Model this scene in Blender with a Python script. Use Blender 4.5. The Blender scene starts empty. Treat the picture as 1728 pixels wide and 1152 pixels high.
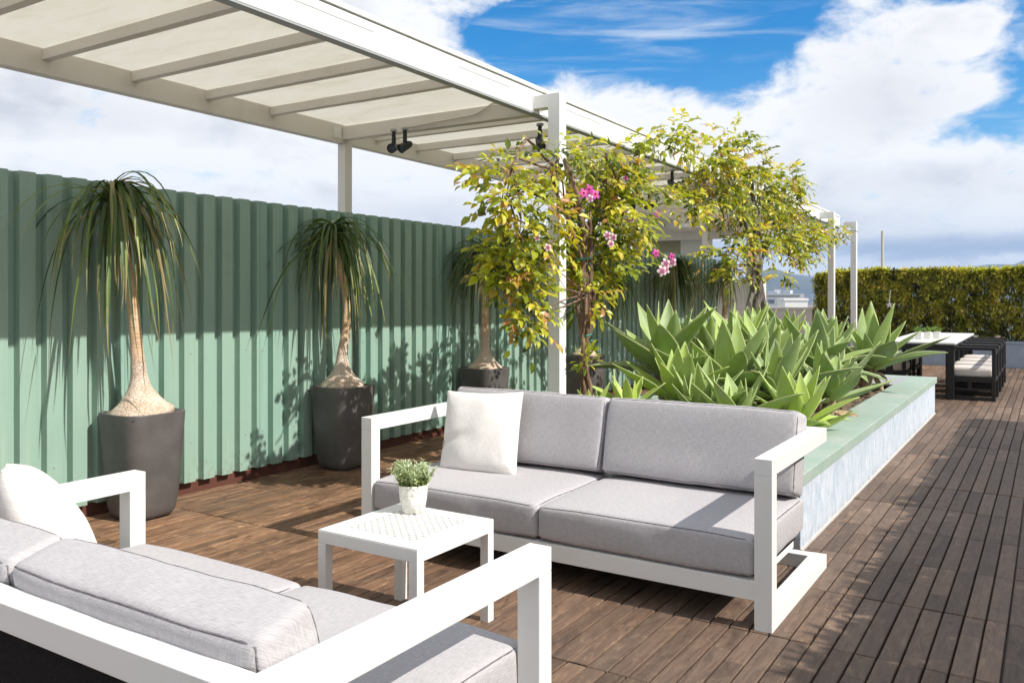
import bpy, bmesh, math, random
from math import sin, cos, pi, radians, sqrt, atan2
from mathutils import Vector, Matrix, noise as mnoise
random.seed(7)
sc = bpy.context.scene
C = sc.collection

# ------------------------------------------------------------------ camera
F_PX = 1430.0
YAW = math.atan(911.0 / F_PX)
cam_d = bpy.data.cameras.new("camera")
cam = bpy.data.objects.new("camera", cam_d)
C.objects.link(cam)
cam.location = (0, 0, 1.4)
cam.rotation_euler = (radians(90), 0, YAW)
cam_d.sensor_width = 36
cam_d.lens = 36 * F_PX / 1728
cam_d.shift_y = -(576 - 495) / 1728.0
cam_d.clip_start = 0.05
cam_d.clip_end = 40000
sc.camera = cam

# ------------------------------------------------------------------ node helpers
class NT:
    def __init__(s, tree):
        s.t = tree; s.n = tree.nodes; s.l = tree.links
    def node(s, typ, ins=None, **props):
        nd = s.n.new(typ)
        for k, v in props.items():
            setattr(nd, k, v)
        if ins:
            for k, v in ins.items():
                s.put(nd.inputs[k], v)
        return nd
    def put(s, sock, v):
        if isinstance(v, bpy.types.NodeSocket):
            s.l.new(v, sock)
        else:
            if sock.type == 'RGBA' and len(v) == 3:
                v = (*v, 1)
            sock.default_value = v
    def m(s, op, a, b=0.0, c=0.0, clamp=False):
        nd = s.n.new('ShaderNodeMath'); nd.operation = op; nd.use_clamp = clamp
        s.put(nd.inputs[0], a); s.put(nd.inputs[1], b); s.put(nd.inputs[2], c)
        return nd.outputs[0]
    def mix(s, f, a, b, mode='MIX'):
        nd = s.n.new('ShaderNodeMix'); nd.data_type = 'RGBA'; nd.blend_type = mode
        s.put(nd.inputs[0], f); s.put(nd.inputs[6], a); s.put(nd.inputs[7], b)
        return nd.outputs[2]
    def ramp(s, f, stops, interp='LINEAR'):
        nd = s.n.new('ShaderNodeValToRGB'); s.put(nd.inputs[0], f)
        cr = nd.color_ramp; cr.interpolation = interp
        while len(cr.elements) < len(stops):
            cr.elements.new(0.5)
        for e, (p, c) in zip(cr.elements, stops):
            e.position = p; e.color = (*c, 1) if len(c) == 3 else c
        return nd.outputs[0]
    def sstep(s, x, a, b):
        nd = s.n.new('ShaderNodeMapRange'); nd.interpolation_type = 'SMOOTHSTEP'
        s.put(nd.inputs[0], x); s.put(nd.inputs[1], a); s.put(nd.inputs[2], b)
        return nd.outputs[0]
    def noise(s, vec, scale, detail=3, rough=0.55, dist=0.0):
        nd = s.n.new('ShaderNodeTexNoise'); s.put(nd.inputs['Vector'], vec)
        nd.inputs['Scale'].default_value = scale; nd.inputs['Detail'].default_value = detail
        nd.inputs['Roughness'].default_value = rough; nd.inputs['Distortion'].default_value = dist
        return nd.outputs[0]
    def mapping(s, vec, scale=(1, 1, 1), loc=(0, 0, 0), rot=(0, 0, 0)):
        nd = s.n.new('ShaderNodeMapping'); s.put(nd.inputs[0], vec)
        nd.inputs[1].default_value = loc; nd.inputs[2].default_value = rot; nd.inputs[3].default_value = scale
        return nd.outputs[0]

# ------------------------------------------------------------------ world (nishita sky + procedural clouds)
SUN_DIR = Vector((1.07, 0.035, 1.0)).normalized()
sun_el = math.asin(SUN_DIR.z); sun_az = atan2(SUN_DIR.x, SUN_DIR.y)
w = bpy.data.worlds.new("World"); sc.world = w; w.use_nodes = True
nt = NT(w.node_tree); nt.n.clear()
sky = nt.node('ShaderNodeTexSky', sky_type='NISHITA', sun_disc=False)
sky.sun_elevation = sun_el; sky.sun_rotation = sun_az; sky.altitude = 100; sky.ozone_density = 3.0; sky.dust_density = 0.4
tc = nt.node('ShaderNodeTexCoord')
sep = nt.node('ShaderNodeSeparateXYZ', {0: tc.outputs['Generated']})
X, Y, Z = sep.outputs
az = nt.m('MULTIPLY', nt.m('ARCTAN2', X, Y), 57.2958)         # degrees, 0 = +Y, clockwise
el = nt.m('MULTIPLY', nt.m('ARCSINE', Z), 57.2958)
comb = nt.node('ShaderNodeCombineXYZ', {0: az, 1: nt.m('MULTIPLY', el, 1.7), 2: 0.0}).outputs[0]
comb = nt.mapping(comb, scale=(0.1, 0.1, 0.1))
n1 = nt.noise(comb, 2.0, 10, 0.62, 0.25)
n2 = nt.noise(nt.mapping(comb, loc=(7, 3, 1)), 1.1, 6, 0.55, 0.1)
n3 = nt.noise(nt.mapping(comb, loc=(1, 9, 4), rot=(0, 0, 0.5), scale=(0.35, 1.6, 1)), 2.0, 6, 0.6, 0.5)
def blob(a0, e0, ra, re, rot=0.0):
    da = nt.m('SUBTRACT', az, a0); de = nt.m('SUBTRACT', el, e0)
    u = nt.m('ADD', nt.m('MULTIPLY', da, cos(rot)), nt.m('MULTIPLY', de, sin(rot)))
    v = nt.m('SUBTRACT', nt.m('MULTIPLY', de, cos(rot)), nt.m('MULTIPLY', da, sin(rot)))
    u = nt.m('DIVIDE', u, ra); v = nt.m('DIVIDE', v, re)
    d = nt.m('ADD', nt.m('MULTIPLY', u, u), nt.m('MULTIPLY', v, v))
    return nt.m('POWER', 2.71828, nt.m('MULTIPLY', d, -1.0))
def px2dir(px, py):
    r = (px - 864) / F_PX
    return (-math.degrees(YAW) + math.degrees(math.atan(r)), math.degrees(math.atan((495 - py) / F_PX * cos(math.atan(r)))))
cov = nt.m('ADD', 0.80, nt.m('MULTIPLY', nt.m('SUBTRACT', n1, 0.5), 1.5))
BLUE = [(1010, 40, 7.5, 3.0, -0.05, 1.15), (1180, 95, 4.5, 1.9, -0.2, 1.0), (860, 95, 2.8, 1.2, -0.5, 0.75), (1290, 25, 5.0, 2.2, 0.2, 0.9),
        (1650, 215, 3.2, 1.1, 0.15, 0.42), (1725, 130, 1.6, 3.6, 0.0, 0.50), (1600, -10, 3.5, 0.9, 0.0, 0.45), (1330, 470, 9, 0.9, 0.0, 0.0)]
for px, py, ra, re, rot, k in BLUE:
    a0, e0 = px2dir(px, py)
    if k: cov = nt.m('SUBTRACT', cov, nt.m('MULTIPLY', blob(a0, e0, ra, re, rot), k))
# zenith and far sides opened up with broken cloud
cov = nt.m('SUBTRACT', cov, nt.m('MULTIPLY', nt.sstep(el, 22, 50), 0.25))
dens = nt.sstep(cov, 0.30, 0.72)
wisp = nt.m('MULTIPLY', nt.sstep(n3, 0.45, 0.75), 0.55)
dens = nt.m('MAXIMUM', dens, wisp)
dens = nt.m('MULTIPLY', dens, nt.sstep(el, -3.0, -0.5))
# cloud shade: grey undersides where thick, bright edges
thick = nt.sstep(cov, 0.55, 1.15)
grey = nt.m('MULTIPLY', thick, nt.sstep(n2, 0.35, 0.66))
for px, py, ra, re, k in [(1480, 170, 4.5, 2.6, 0.5), (60, 190, 9, 2.0, 0.45), (1520, 300, 6, 1.3, 0.35), (700, 360, 6, 1.0, 0.4), (1450, 378, 5, 0.8, 0.3)]:
    a0, e0 = px2dir(px, py)
    grey = nt.m('ADD', grey, nt.m('MULTIPLY', blob(a0, e0, ra, re), k))
for px, py, ra, re, k in [(1100, 170, 6, 1.6, 0.5), (1560, 260, 5, 1.0, 0.4), (200, 260, 12, 1.2, 0.45), (600, 300, 9, 1.0, 0.35)]:
    a0, e0 = px2dir(px, py)
    grey = nt.m('SUBTRACT', grey, nt.m('MULTIPLY', blob(a0, e0, ra, re), k))
grey = nt.m('MULTIPLY', grey, 1.0, clamp=True)
ccol = nt.mix(grey, (7.5, 7.5, 7.55), (5.0, 5.12, 5.55))
# dark rain band low over the horizon, bright strip under it
bandn = nt.m('MULTIPLY', nt.m('SUBTRACT', n1, 0.5), 2.6)
eb = nt.m('ADD', el, bandn)
band = nt.m('MULTIPLY', nt.sstep(eb, 1.9, 2.5), nt.m('SUBTRACT', 1.0, nt.sstep(eb, 2.8, 4.0)))
band = nt.m('MULTIPLY', band, nt.sstep(az, -34, -18))
band = nt.m('MULTIPLY', band, nt.sstep(n3, 0.25, 0.55))
ccol = nt.mix(nt.m('MULTIPLY', band, 0.95), ccol, (2.6, 3.2, 4.5))
low = nt.m('MULTIPLY', nt.m('SUBTRACT', 1.0, nt.sstep(eb, 0.5, 1.1)), nt.sstep(az, -34, -18))
ccol = nt.mix(nt.m('MULTIPLY', low, 0.8), ccol, (2.9, 4.0, 5.8))
blue = nt.node('ShaderNodeHueSaturation', {'Saturation': 1.55, 'Value': 1.12, 'Color': sky.outputs[0]}).outputs[0]
skyc = nt.mix(dens, blue, ccol)
bg = nt.node('ShaderNodeBackground', {'Color': skyc, 'Strength': 0.1})
out = nt.node('ShaderNodeOutputWorld', {'Surface': bg.outputs[0]})

# ------------------------------------------------------------------ sun, exposure
sd = bpy.data.lights.new("sun", 'SUN'); sd.energy = 4.0; sd.angle = radians(0.5); sd.color = (1.0, 0.955, 0.88)
sun = bpy.data.objects.new("sun", sd); C.objects.link(sun)
sun.rotation_euler = SUN_DIR.to_track_quat('Z', 'Y').to_euler(); sun.location = (6, 0, 8)
sc.view_settings.view_transform = 'Standard'; sc.view_settings.look = 'None'
sc.view_settings.exposure = 0.52; sc.view_settings.gamma = 1.0
sc.cycles.max_bounces = 8; sc.cycles.transparent_max_bounces = 8

# ------------------------------------------------------------------ materials
def new_mat(name):
    m = bpy.data.materials.new(name); m.use_nodes = True
    nt = NT(m.node_tree); nt.n.clear()
    return m, nt
def finish(nt, col, rough=0.6, bump=None, bstr=0.3, bdist=0.01, transl=0.0, tcol=None, spec=0.5, metallic=0.0):
    p = nt.node('ShaderNodeBsdfPrincipled', {'Base Color': col, 'Roughness': rough, 'Specular IOR Level': spec, 'Metallic': metallic})
    if bump is not None:
        b = nt.node('ShaderNodeBump', {'Height': bump, 'Strength': bstr, 'Distance': bdist})
        nt.l.new(b.outputs[0], p.inputs['Normal'])
    o = p.outputs[0]
    if transl:
        t = nt.node('ShaderNodeBsdfTranslucent', {'Color': tcol if tcol is not None else col})
        mx = nt.node('ShaderNodeMixShader', {0: transl, 1: o, 2: t.outputs[0]})
        o = mx.outputs[0]
    nt.node('ShaderNodeOutputMaterial', {'Surface': o})
def coords(nt, which='Object'):
    return nt.node('ShaderNodeTexCoord').outputs[which]
def attr(nt, name='tone'):
    return nt.node('ShaderNodeAttribute', attribute_name=name)
M = {}
def mat_paint(name, col, rough=0.45, grime=0.12, gcol=(0.45, 0.42, 0.36), scale=3.0, fine=0.02):
    m, nt = new_mat(name); co = coords(nt)
    n = nt.noise(co, scale, 5, 0.65)
    c = nt.mix(nt.m('MULTIPLY', nt.sstep(n, 0.5, 0.8), grime), col, gcol)
    n2 = nt.noise(co, 90, 2)
    finish(nt, c, nt.m('ADD', rough, nt.m('MULTIPLY', n, 0.15)), n2, 0.12, fine * 0.1)
    M[name] = m; return m
mat_paint('white_metal', (0.80, 0.80, 0.78), 0.38, 0.22, (0.58, 0.56, 0.50), 6.0)
mat_paint('white_roof', (0.76, 0.76, 0.73), 0.45, 0.35, (0.5, 0.48, 0.42), 2.2)
mat_paint('beige_beam', (0.74, 0.70, 0.65), 0.5, 0.4, (0.45, 0.40, 0.33), 2.5)
mat_paint('black_wood', (0.012, 0.011, 0.011), 0.4, 0.3, (0.03, 0.025, 0.02), 8)
mat_paint('black_plastic', (0.015, 0.015, 0.017), 0.35, 0.1, (0.05, 0.05, 0.05))
mat_paint('grey_steel', (0.35, 0.37, 0.38), 0.4, 0.3)
mat_paint('white_plaster', (0.72, 0.71, 0.67), 0.8, 0.3)
mat_paint('khaki_wall', (0.34, 0.32, 0.20), 0.8, 0.3, (0.25, 0.23, 0.15))
mat_paint('tabletop_white', (0.74, 0.74, 0.75), 0.3, 0.1)
mat_paint('parapet_paint', (0.30, 0.36, 0.44), 0.8, 0.5, (0.5, 0.54, 0.6), 4)
mat_paint('parapet_pale', (0.60, 0.57, 0.53), 0.85, 0.6, (0.35, 0.3, 0.27), 3)
mat_paint('mast_paint', (0.50, 0.47, 0.38), 0.6, 0.3)
mat_paint('tie_green', (0.02, 0.28, 0.20), 0.5, 0.1)
mat_paint('base_brown', (0.10, 0.033, 0.02), 0.7, 0.5, (0.22, 0.09, 0.05), 9)
mat_paint('red_paint', (0.45, 0.05, 0.04), 0.5, 0.1)

def mk_fence():
    m, nt = new_mat('fence_green'); co = coords(nt); t = attr(nt).outputs['Fac']
    c = nt.mix(nt.m('MULTIPLY', t, 1.0), (0.285, 0.41, 0.335), (0.21, 0.42, 0.365))
    st = nt.noise(nt.mapping(co, scale=(30, 30, 0.8)), 1.0, 4, 0.6)
    c = nt.mix(nt.m('MULTIPLY', nt.sstep(st, 0.5, 0.75), 0.30), c, (0.42, 0.51, 0.42))
    g = nt.noise(co, 3.5, 6, 0.7)
    c = nt.mix(nt.m('MULTIPLY', nt.sstep(g, 0.55, 0.8), 0.30), c, (0.13, 0.23, 0.16))
    sp = nt.noise(co, 60, 3, 0.7)
    c = nt.mix(nt.m('MULTIPLY', nt.sstep(sp, 0.72, 0.78), 0.5), c, (0.08, 0.1, 0.08))
    zc = nt.node('ShaderNodeSeparateXYZ', {0: co}).outputs[2]
    spl = nt.m('MULTIPLY', nt.sstep(nt.m('ADD', zc, nt.m('MULTIPLY', g, 0.22)), 0.42, 0.16), nt.sstep(nt.noise(co, 22, 5, 0.7), 0.42, 0.7))
    c = nt.mix(nt.m('MULTIPLY', spl, 0.55), c, (0.20, 0.17, 0.12))
    dent = nt.noise(nt.mapping(co, scale=(1, 3, 1.2)), 1.6, 2, 0.4)
    finish(nt, c, 0.42, nt.m('ADD', nt.m('MULTIPLY', g, 0.15), dent), 0.5, 0.03); M['fence_green'] = m
mk_fence()
def mk_deck():
    m, nt = new_mat('deck_wood'); co = coords(nt); a = attr(nt, 'tone')
    sx = nt.node('ShaderNodeSeparateColor', {0: a.outputs['Color']})
    r1, r2, wx = sx.outputs
    off = nt.node('ShaderNodeCombineXYZ', {0: nt.m('MULTIPLY', r1, 37.0), 1: nt.m('MULTIPLY', r2, 91.0), 2: r1}).outputs[0]
    v = nt.node('ShaderNodeVectorMath', {0: co, 1: off}, operation='ADD').outputs[0]
    g1 = nt.noise(nt.mapping(v, scale=(38, 2.6, 10)), 1.0, 6, 0.65, 0.8)
    g2 = nt.noise(nt.mapping(v, scale=(160, 7, 40)), 1.0, 3, 0.6)
    g3 = nt.noise(nt.mapping(v, scale=(14, 5.5, 8)), 1.0, 5, 0.7, 1.6)
    dark = nt.mix(r2, (0.085, 0.048, 0.030), (0.13, 0.078, 0.052))
    light = nt.mix(r1, (0.25, 0.150, 0.090), (0.20, 0.135, 0.095))
    c = nt.mix(nt.sstep(g1, 0.32, 0.70), dark, light)
    c = nt.mix(nt.m('MULTIPLY', nt.sstep(g2, 0.5, 0.8), 0.5), c, (0.30, 0.21, 0.15))
    c = nt.mix(nt.m('MULTIPLY', nt.sstep(g3, 0.52, 0.72), 0.6), c, (0.40, 0.28, 0.18))
    c = nt.mix(nt.m('MULTIPLY', nt.sstep(g3, 0.46, 0.34), 0.65), c, (0.04, 0.024, 0.016))
    # warmer board colour on the fence side, blending to greyer on the right
    grey = nt.mix(0.4, c, (0.140, 0.108, 0.090))
    warm = nt.mix(1.0, c, (1.24, 1.10, 0.96), 'MULTIPLY')
    c = nt.mix(wx, warm, grey)
    val = nt.m('ADD', 0.62, nt.m('MULTIPLY', r2, 0.62))
    c = nt.mix(1.0, c, nt.node('ShaderNodeCombineColor', {0: val, 1: val, 2: val}).outputs[0], 'MULTIPLY')
    big = nt.noise(co, 0.9, 4, 0.6)
    c = nt.mix(nt.m('MULTIPLY', nt.sstep(big, 0.5, 0.8), 0.35), c, (0.10, 0.075, 0.06))
    h = nt.m('ADD', g1, nt.m('MULTIPLY', g2, 0.5))
    finish(nt, c, nt.m('ADD', 0.50, nt.m('MULTIPLY', g1, 0.25)), h, 0.45, 0.004, spec=0.35); M['deck_wood'] = m
mk_deck()
def mk_fabric(name, col, col2, wv=1.0):
    m, nt = new_mat(name); co = coords(nt)
    sx = nt.node('ShaderNodeSeparateXYZ', {0: co}).outputs
    wu = nt.m('ADD', sx[0], nt.m('MULTIPLY', sx[2], 0.7)); wt = nt.m('ADD', sx[1], sx[2])
    a = nt.noise(nt.node('ShaderNodeCombineXYZ', {0: nt.m('MULTIPLY', wu, 330), 1: nt.m('MULTIPLY', wt, 34), 2: 0.0}).outputs[0], 1, 1, 0.5)
    b = nt.noise(nt.node('ShaderNodeCombineXYZ', {0: nt.m('MULTIPLY', wu, 34), 1: nt.m('MULTIPLY', wt, 330), 2: 3.0}).outputs[0], 1, 1, 0.5)
    wvn = nt.m('MULTIPLY', nt.m('ADD', a, b), 0.5)
    c = nt.mix(nt.sstep(wvn, 0.36, 0.62), col2, col)
    blotch = nt.noise(co, 6, 4, 0.6)
    c = nt.mix(nt.m('MULTIPLY', nt.sstep(blotch, 0.5, 0.8), 0.10), c, col2)
    fold = nt.noise(nt.mapping(co, scale=(1, 1.6, 1.3)), 5, 2, 0.4, 0.3)
    h = nt.m('ADD', wvn, nt.m('MULTIPLY', fold, 1.0 * wv))
    finish(nt, c, 0.95, h, 0.4, 0.005, spec=0.1); M[name] = m
mk_fabric('fabric_grey', (0.50, 0.48, 0.492), (0.405, 0.388, 0.40))
mk_fabric('fabric_white', (0.82, 0.79, 0.76), (0.74, 0.71, 0.68), 1.0)
mk_fabric('fabric_cream', (0.72, 0.67, 0.62), (0.62, 0.57, 0.52))
mk_fabric('piping', (0.26, 0.24, 0.25), (0.12, 0.11, 0.12))
mk_fabric('mesh_black', (0.02, 0.019, 0.02), (0.012, 0.011, 0.012))
def mk_roofpanel():
    m, nt = new_mat('roof_sheet'); co = coords(nt)
    n = nt.noise(nt.mapping(co, scale=(1.5, 6, 1)), 1.3, 6, 0.7, 0.6)
    f = nt.noise(nt.mapping(co, scale=(5, 90, 5)), 1.0, 3, 0.6)
    c = nt.mix(nt.m('MULTIPLY', nt.sstep(n, 0.45, 0.75), 0.45), (0.89, 0.88, 0.83), (0.72, 0.67, 0.57))
    c = nt.mix(nt.m('MULTIPLY', f, 0.18), c, (0.60, 0.55, 0.45))
    finish(nt, c, 0.7, None, transl=0.62, tcol=c); M['roof_sheet'] = m
mk_roofpanel()
def mk_pot():
    m, nt = new_mat('pot_grey'); co = coords(nt)
    n = nt.noise(co, 5, 5, 0.6); s = nt.noise(co, 45, 2, 0.5)
    c = nt.mix(nt.sstep(n, 0.35, 0.7), (0.090, 0.083, 0.080), (0.120, 0.110, 0.107))
    c = nt.mix(nt.m('MULTIPLY', nt.sstep(s, 0.76, 0.78), 0.6), c, (0.4, 0.38, 0.36))
    finish(nt, c, 0.45, n, 0.1, 0.004, spec=0.5); M['pot_grey'] = m
mk_pot()
def mk_soil():
    m, nt = new_mat('soil'); co = coords(nt); n = nt.noise(co, 25, 6, 0.75)
    c = nt.mix(nt.sstep(n, 0.35, 0.65), (0.05, 0.03, 0.02), (0.30, 0.22, 0.15))
    finish(nt, c, 0.95, n, 0.9, 0.03); M['soil'] = m
mk_soil()
def mk_trunk():
    m, nt = new_mat('palm_bark'); co = coords(nt)
    z = nt.node('ShaderNodeSeparateXYZ', {0: co}).outputs[2]
    d = nt.noise(co, 7, 4, 0.6)
    ring = nt.sstep(nt.noise(nt.mapping(co, scale=(9, 9, 120)), 1.0, 3, 0.65, 0.4), 0.52, 0.66)
    v = nt.node('ShaderNodeTexVoronoi', {'Vector': nt.mapping(co, scale=(1, 1, 1.6)), 'Scale': 42.0}, feature='DISTANCE_TO_EDGE').outputs[0]
    crk = nt.m('SUBTRACT', 1.0, nt.sstep(v, 0.0, 0.14))
    up = nt.sstep(z, 0.30, 0.42)      # smooth-ringed stem above the cracked caudex
    pat = nt.m('ADD', nt.m('MULTIPLY', ring, up), nt.m('MULTIPLY', crk, nt.m('SUBTRACT', 1.0, up)))
    c = nt.mix(nt.sstep(d, 0.35, 0.65), (0.74, 0.54, 0.37), (0.64, 0.42, 0.25))
    c = nt.mix(nt.m('SUBTRACT', 1.0, up), c, nt.mix(nt.sstep(d, 0.4, 0.6), (0.74, 0.63, 0.52), (0.60, 0.47, 0.36)))
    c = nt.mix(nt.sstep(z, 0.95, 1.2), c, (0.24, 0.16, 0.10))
    c = nt.mix(nt.m('MULTIPLY', pat, 0.5), c, (0.26, 0.16, 0.10))
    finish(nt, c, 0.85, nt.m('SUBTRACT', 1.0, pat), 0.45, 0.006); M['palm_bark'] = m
mk_trunk()
def mk_leafy(name, stops, rough=0.45, transl=0.3, tmul=(1.2, 1.25, 0.6), spec=0.5):
    """tone.r picks the colour of each leaf, tone.g runs along it"""
    m, nt = new_mat(name)
    a = attr(nt, 'tone'); s = nt.node('ShaderNodeSeparateColor', {0: a.outputs['Color']})
    c = nt.ramp(s.outputs[0], stops)
    c2 = nt.mix(nt.m('MULTIPLY', s.outputs[1], 1.0), c, nt.ramp(s.outputs[2], [(0, (0.33, 0.22, 0.10)), (1, (0.5, 0.38, 0.2))]))
    t = nt.mix(1.0, c2, tmul, 'MULTIPLY')
    finish(nt, c2, rough, None, transl=transl, tcol=t, spec=spec); M[name] = m
mk_leafy('palm_leaf', [(0, (0.045, 0.080, 0.026)), (0.5, (0.11, 0.18, 0.045)), (1, (0.28, 0.35, 0.09))])
mk_leafy('vine_leaf', [(0, (0.05, 0.09, 0.012)), (0.25, (0.20, 0.26, 0.022)), (0.6, (0.48, 0.52, 0.04)), (0.88, (0.72, 0.60, 0.06)), (1, (0.45, 0.22, 0.08))], 0.33, 0.38, (1.3, 1.25, 0.5))
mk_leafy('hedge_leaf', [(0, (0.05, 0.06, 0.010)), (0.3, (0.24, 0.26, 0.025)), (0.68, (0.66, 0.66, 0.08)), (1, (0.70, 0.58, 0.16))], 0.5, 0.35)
mk_leafy('small_leaf', [(0, (0.18, 0.26, 0.08)), (0.5, (0.38, 0.46, 0.18)), (1, (0.60, 0.66, 0.50))], 0.6, 0.2)
mk_leafy('table_leaf', [(0, (0.05, 0.12, 0.02)), (1, (0.25, 0.38, 0.06))], 0.5, 0.3)
def mk_agave():
    m, nt = new_mat('agave_leaf')
    a = attr(nt, 'tone'); s = nt.node('ShaderNodeSeparateColor', {0: a.outputs['Color']})
    r, edge, tt = s.outputs
    co = coords(nt)
    c = nt.ramp(r, [(0, (0.21, 0.32, 0.12)), (0.5, (0.34, 0.46, 0.15)), (1, (0.50, 0.64, 0.11))])
    st = nt.noise(nt.mapping(co, scale=(18, 18, 6)), 1.0, 4, 0.6)
    c = nt.mix(nt.m('MULTIPLY', nt.sstep(st, 0.45, 0.7), 0.4), c, (0.46, 0.56, 0.30))
    c = nt.mix(nt.m('MULTIPLY', nt.sstep(edge, 0.80, 1.0), 0.5), c, (0.66, 0.68, 0.34))
    c = nt.mix(nt.sstep(nt.m('ADD', tt, nt.m('MULTIPLY', st, 0.10)), 0.975, 1.04), c, (0.20, 0.13, 0.06))
    scar = nt.noise(nt.mapping(co, scale=(1, 1, 0.6)), 26, 4, 0.75)
    c = nt.mix(nt.m('MULTIPLY', nt.sstep(scar, 0.66, 0.72), 0.5), c, (0.40, 0.34, 0.20))
    bloom = nt.noise(co, 5, 4, 0.6)
    c = nt.mix(nt.m('MULTIPLY', nt.sstep(bloom, 0.45, 0.75), 0.40), c, (0.44, 0.50, 0.42))
    c = nt.mix(nt.m('MULTIPLY', nt.sstep(tt, 0.25, 0.0), 0.6), c, (0.48, 0.55, 0.16))
    finish(nt, c, 0.5, st, 0.25, 0.004, transl=0.16, tcol=nt.mix(1.0, c, (1.3, 1.4, 0.5), 'MULTIPLY'), spec=0.4); M['agave_leaf'] = m
mk_agave()
def mk_wash():
    m, nt = new_mat('planter_wash'); co = coords(nt)
    a = nt.noise(nt.mapping(co, scale=(3, 6, 2.2), rot=(0.45, 0, 0)), 1.6, 7, 0.72, 1.8)
    b = nt.noise(nt.mapping(co, scale=(9, 26, 7), rot=(0.6, 0, 0)), 1.2, 4, 0.7, 1.0)
    c = nt.mix(nt.sstep(a, 0.38, 0.66), (0.45, 0.53, 0.62), (0.65, 0.68, 0.75))
    c = nt.mix(nt.m('MULTIPLY', nt.sstep(b, 0.54, 0.72), 0.45), c, (0.34, 0.43, 0.51))
    c = nt.mix(nt.m('MULTIPLY', nt.sstep(b, 0.45, 0.3), 0.5), c, (0.72, 0.76, 0.80))
    zc = nt.node('ShaderNodeSeparateXYZ', {0: co}).outputs[2]
    spl = nt.m('MULTIPLY', nt.sstep(nt.m('ADD', zc, nt.m('MULTIPLY', a, 0.12)), 0.14, 0.03), nt.sstep(nt.noise(co, 30, 5, 0.7), 0.35, 0.65))
    c = nt.mix(nt.m('MULTIPLY', spl, 0.6), c, (0.24, 0.19, 0.14))
    drip = nt.noise(nt.mapping(co, scale=(1, 22, 1.5)), 1.0, 4, 0.6)
    c = nt.mix(nt.m('MULTIPLY', nt.sstep(drip, 0.58, 0.75), 0.35), c, (0.40, 0.43, 0.45))
    finish(nt, c, 0.8, nt.m('ADD', b, a), 0.5, 0.012); M['planter_wash'] = m
mk_wash()
def mk_coping():
    m, nt = new_mat('coping_green'); co = coords(nt)
    a = nt.noise(co, 4, 6, 0.65); b = nt.noise(co, 60, 3, 0.6)
    c = nt.mix(nt.sstep(a, 0.4, 0.75), (0.31, 0.41, 0.345), (0.41, 0.45, 0.41))
    c = nt.mix(nt.m('MULTIPLY', nt.sstep(b, 0.6, 0.8), 0.4), c, (0.16, 0.25, 0.2))
    finish(nt, c, 0.7, b, 0.3, 0.003); M['coping_green'] = m
mk_coping()
def mk_bark(name, c1, c2):
    m, nt = new_mat(name); co = coords(nt)
    a = nt.noise(nt.mapping(co, scale=(26, 26, 4)), 1.0, 6, 0.7, 0.6)
    finish(nt, nt.mix(nt.sstep(a, 0.35, 0.65), c1, c2), 0.9, a, 0.9, 0.01); M[name] = m
mk_bark('vine_bark', (0.07, 0.035, 0.022), (0.30, 0.19, 0.13))
mk_bark('vine_bark_grey', (0.06, 0.045, 0.04), (0.26, 0.22, 0.19))
mk_bark('cane', (0.10, 0.05, 0.02), (0.34, 0.22, 0.09))
mk_bark('dry_leaf', (0.22, 0.13, 0.06), (0.52, 0.40, 0.24))
mk_bark('agave_stem', (0.16, 0.10, 0.06), (0.5, 0.38, 0.26))
def mk_flower(name, rim, throat):
    m, nt = new_mat(name); s = nt.node('ShaderNodeSeparateColor', {0: attr(nt, 'tone').outputs['Color']})
    c = nt.mix(nt.sstep(s.outputs[1], 0.0, 0.45), throat, rim)
    finish(nt, c, 0.6, None, transl=0.3, tcol=c); M[name] = m
mk_flower('flower_pink', (0.90, 0.80, 0.85), (0.50, 0.08, 0.22))
mk_flower('flower_magenta', (0.66, 0.08, 0.50), (0.75, 0.10, 0.30))
def mk_ceramic():
    m, nt = new_mat('ceramic'); co = coords(nt)
    v = nt.node('ShaderNodeTexVoronoi', {'Vector': co, 'Scale': 60.0}).outputs[0]
    v2 = nt.noise(co, 45, 3)
    finish(nt, (0.80, 0.78, 0.72), 0.5, nt.m('ADD', v, v2), 0.8, 0.006); M['ceramic'] = m
mk_ceramic()
def mk_far(name, col, col2, scale=0.002, rough=0.9):
    m, nt = new_mat(name); co = coords(nt)
    n = nt.noise(co, scale, 6, 0.65)
    finish(nt, nt.mix(nt.sstep(n, 0.35, 0.65), col, col2), rough); M[name] = m
mk_far('hill_green', (0.02, 0.03, 0.022), (0.05, 0.055, 0.035), 0.006)
mk_far('city_ground', (0.10, 0.11, 0.09), (0.25, 0.24, 0.21), 0.01)
mk_far('slab', (0.4, 0.39, 0.37), (0.5, 0.49, 0.46), 0.5)
for nm, c in (('house_white', (0.78, 0.77, 0.74)), ('house_cream', (0.62, 0.55, 0.45)), ('house_grey', (0.30, 0.31, 0.33)), ('house_roof', (0.36, 0.20, 0.14)), ('house_glass', (0.06, 0.08, 0.11))):
    mat_paint(nm, c, 0.7, 0.2, scale=0.1)

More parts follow.
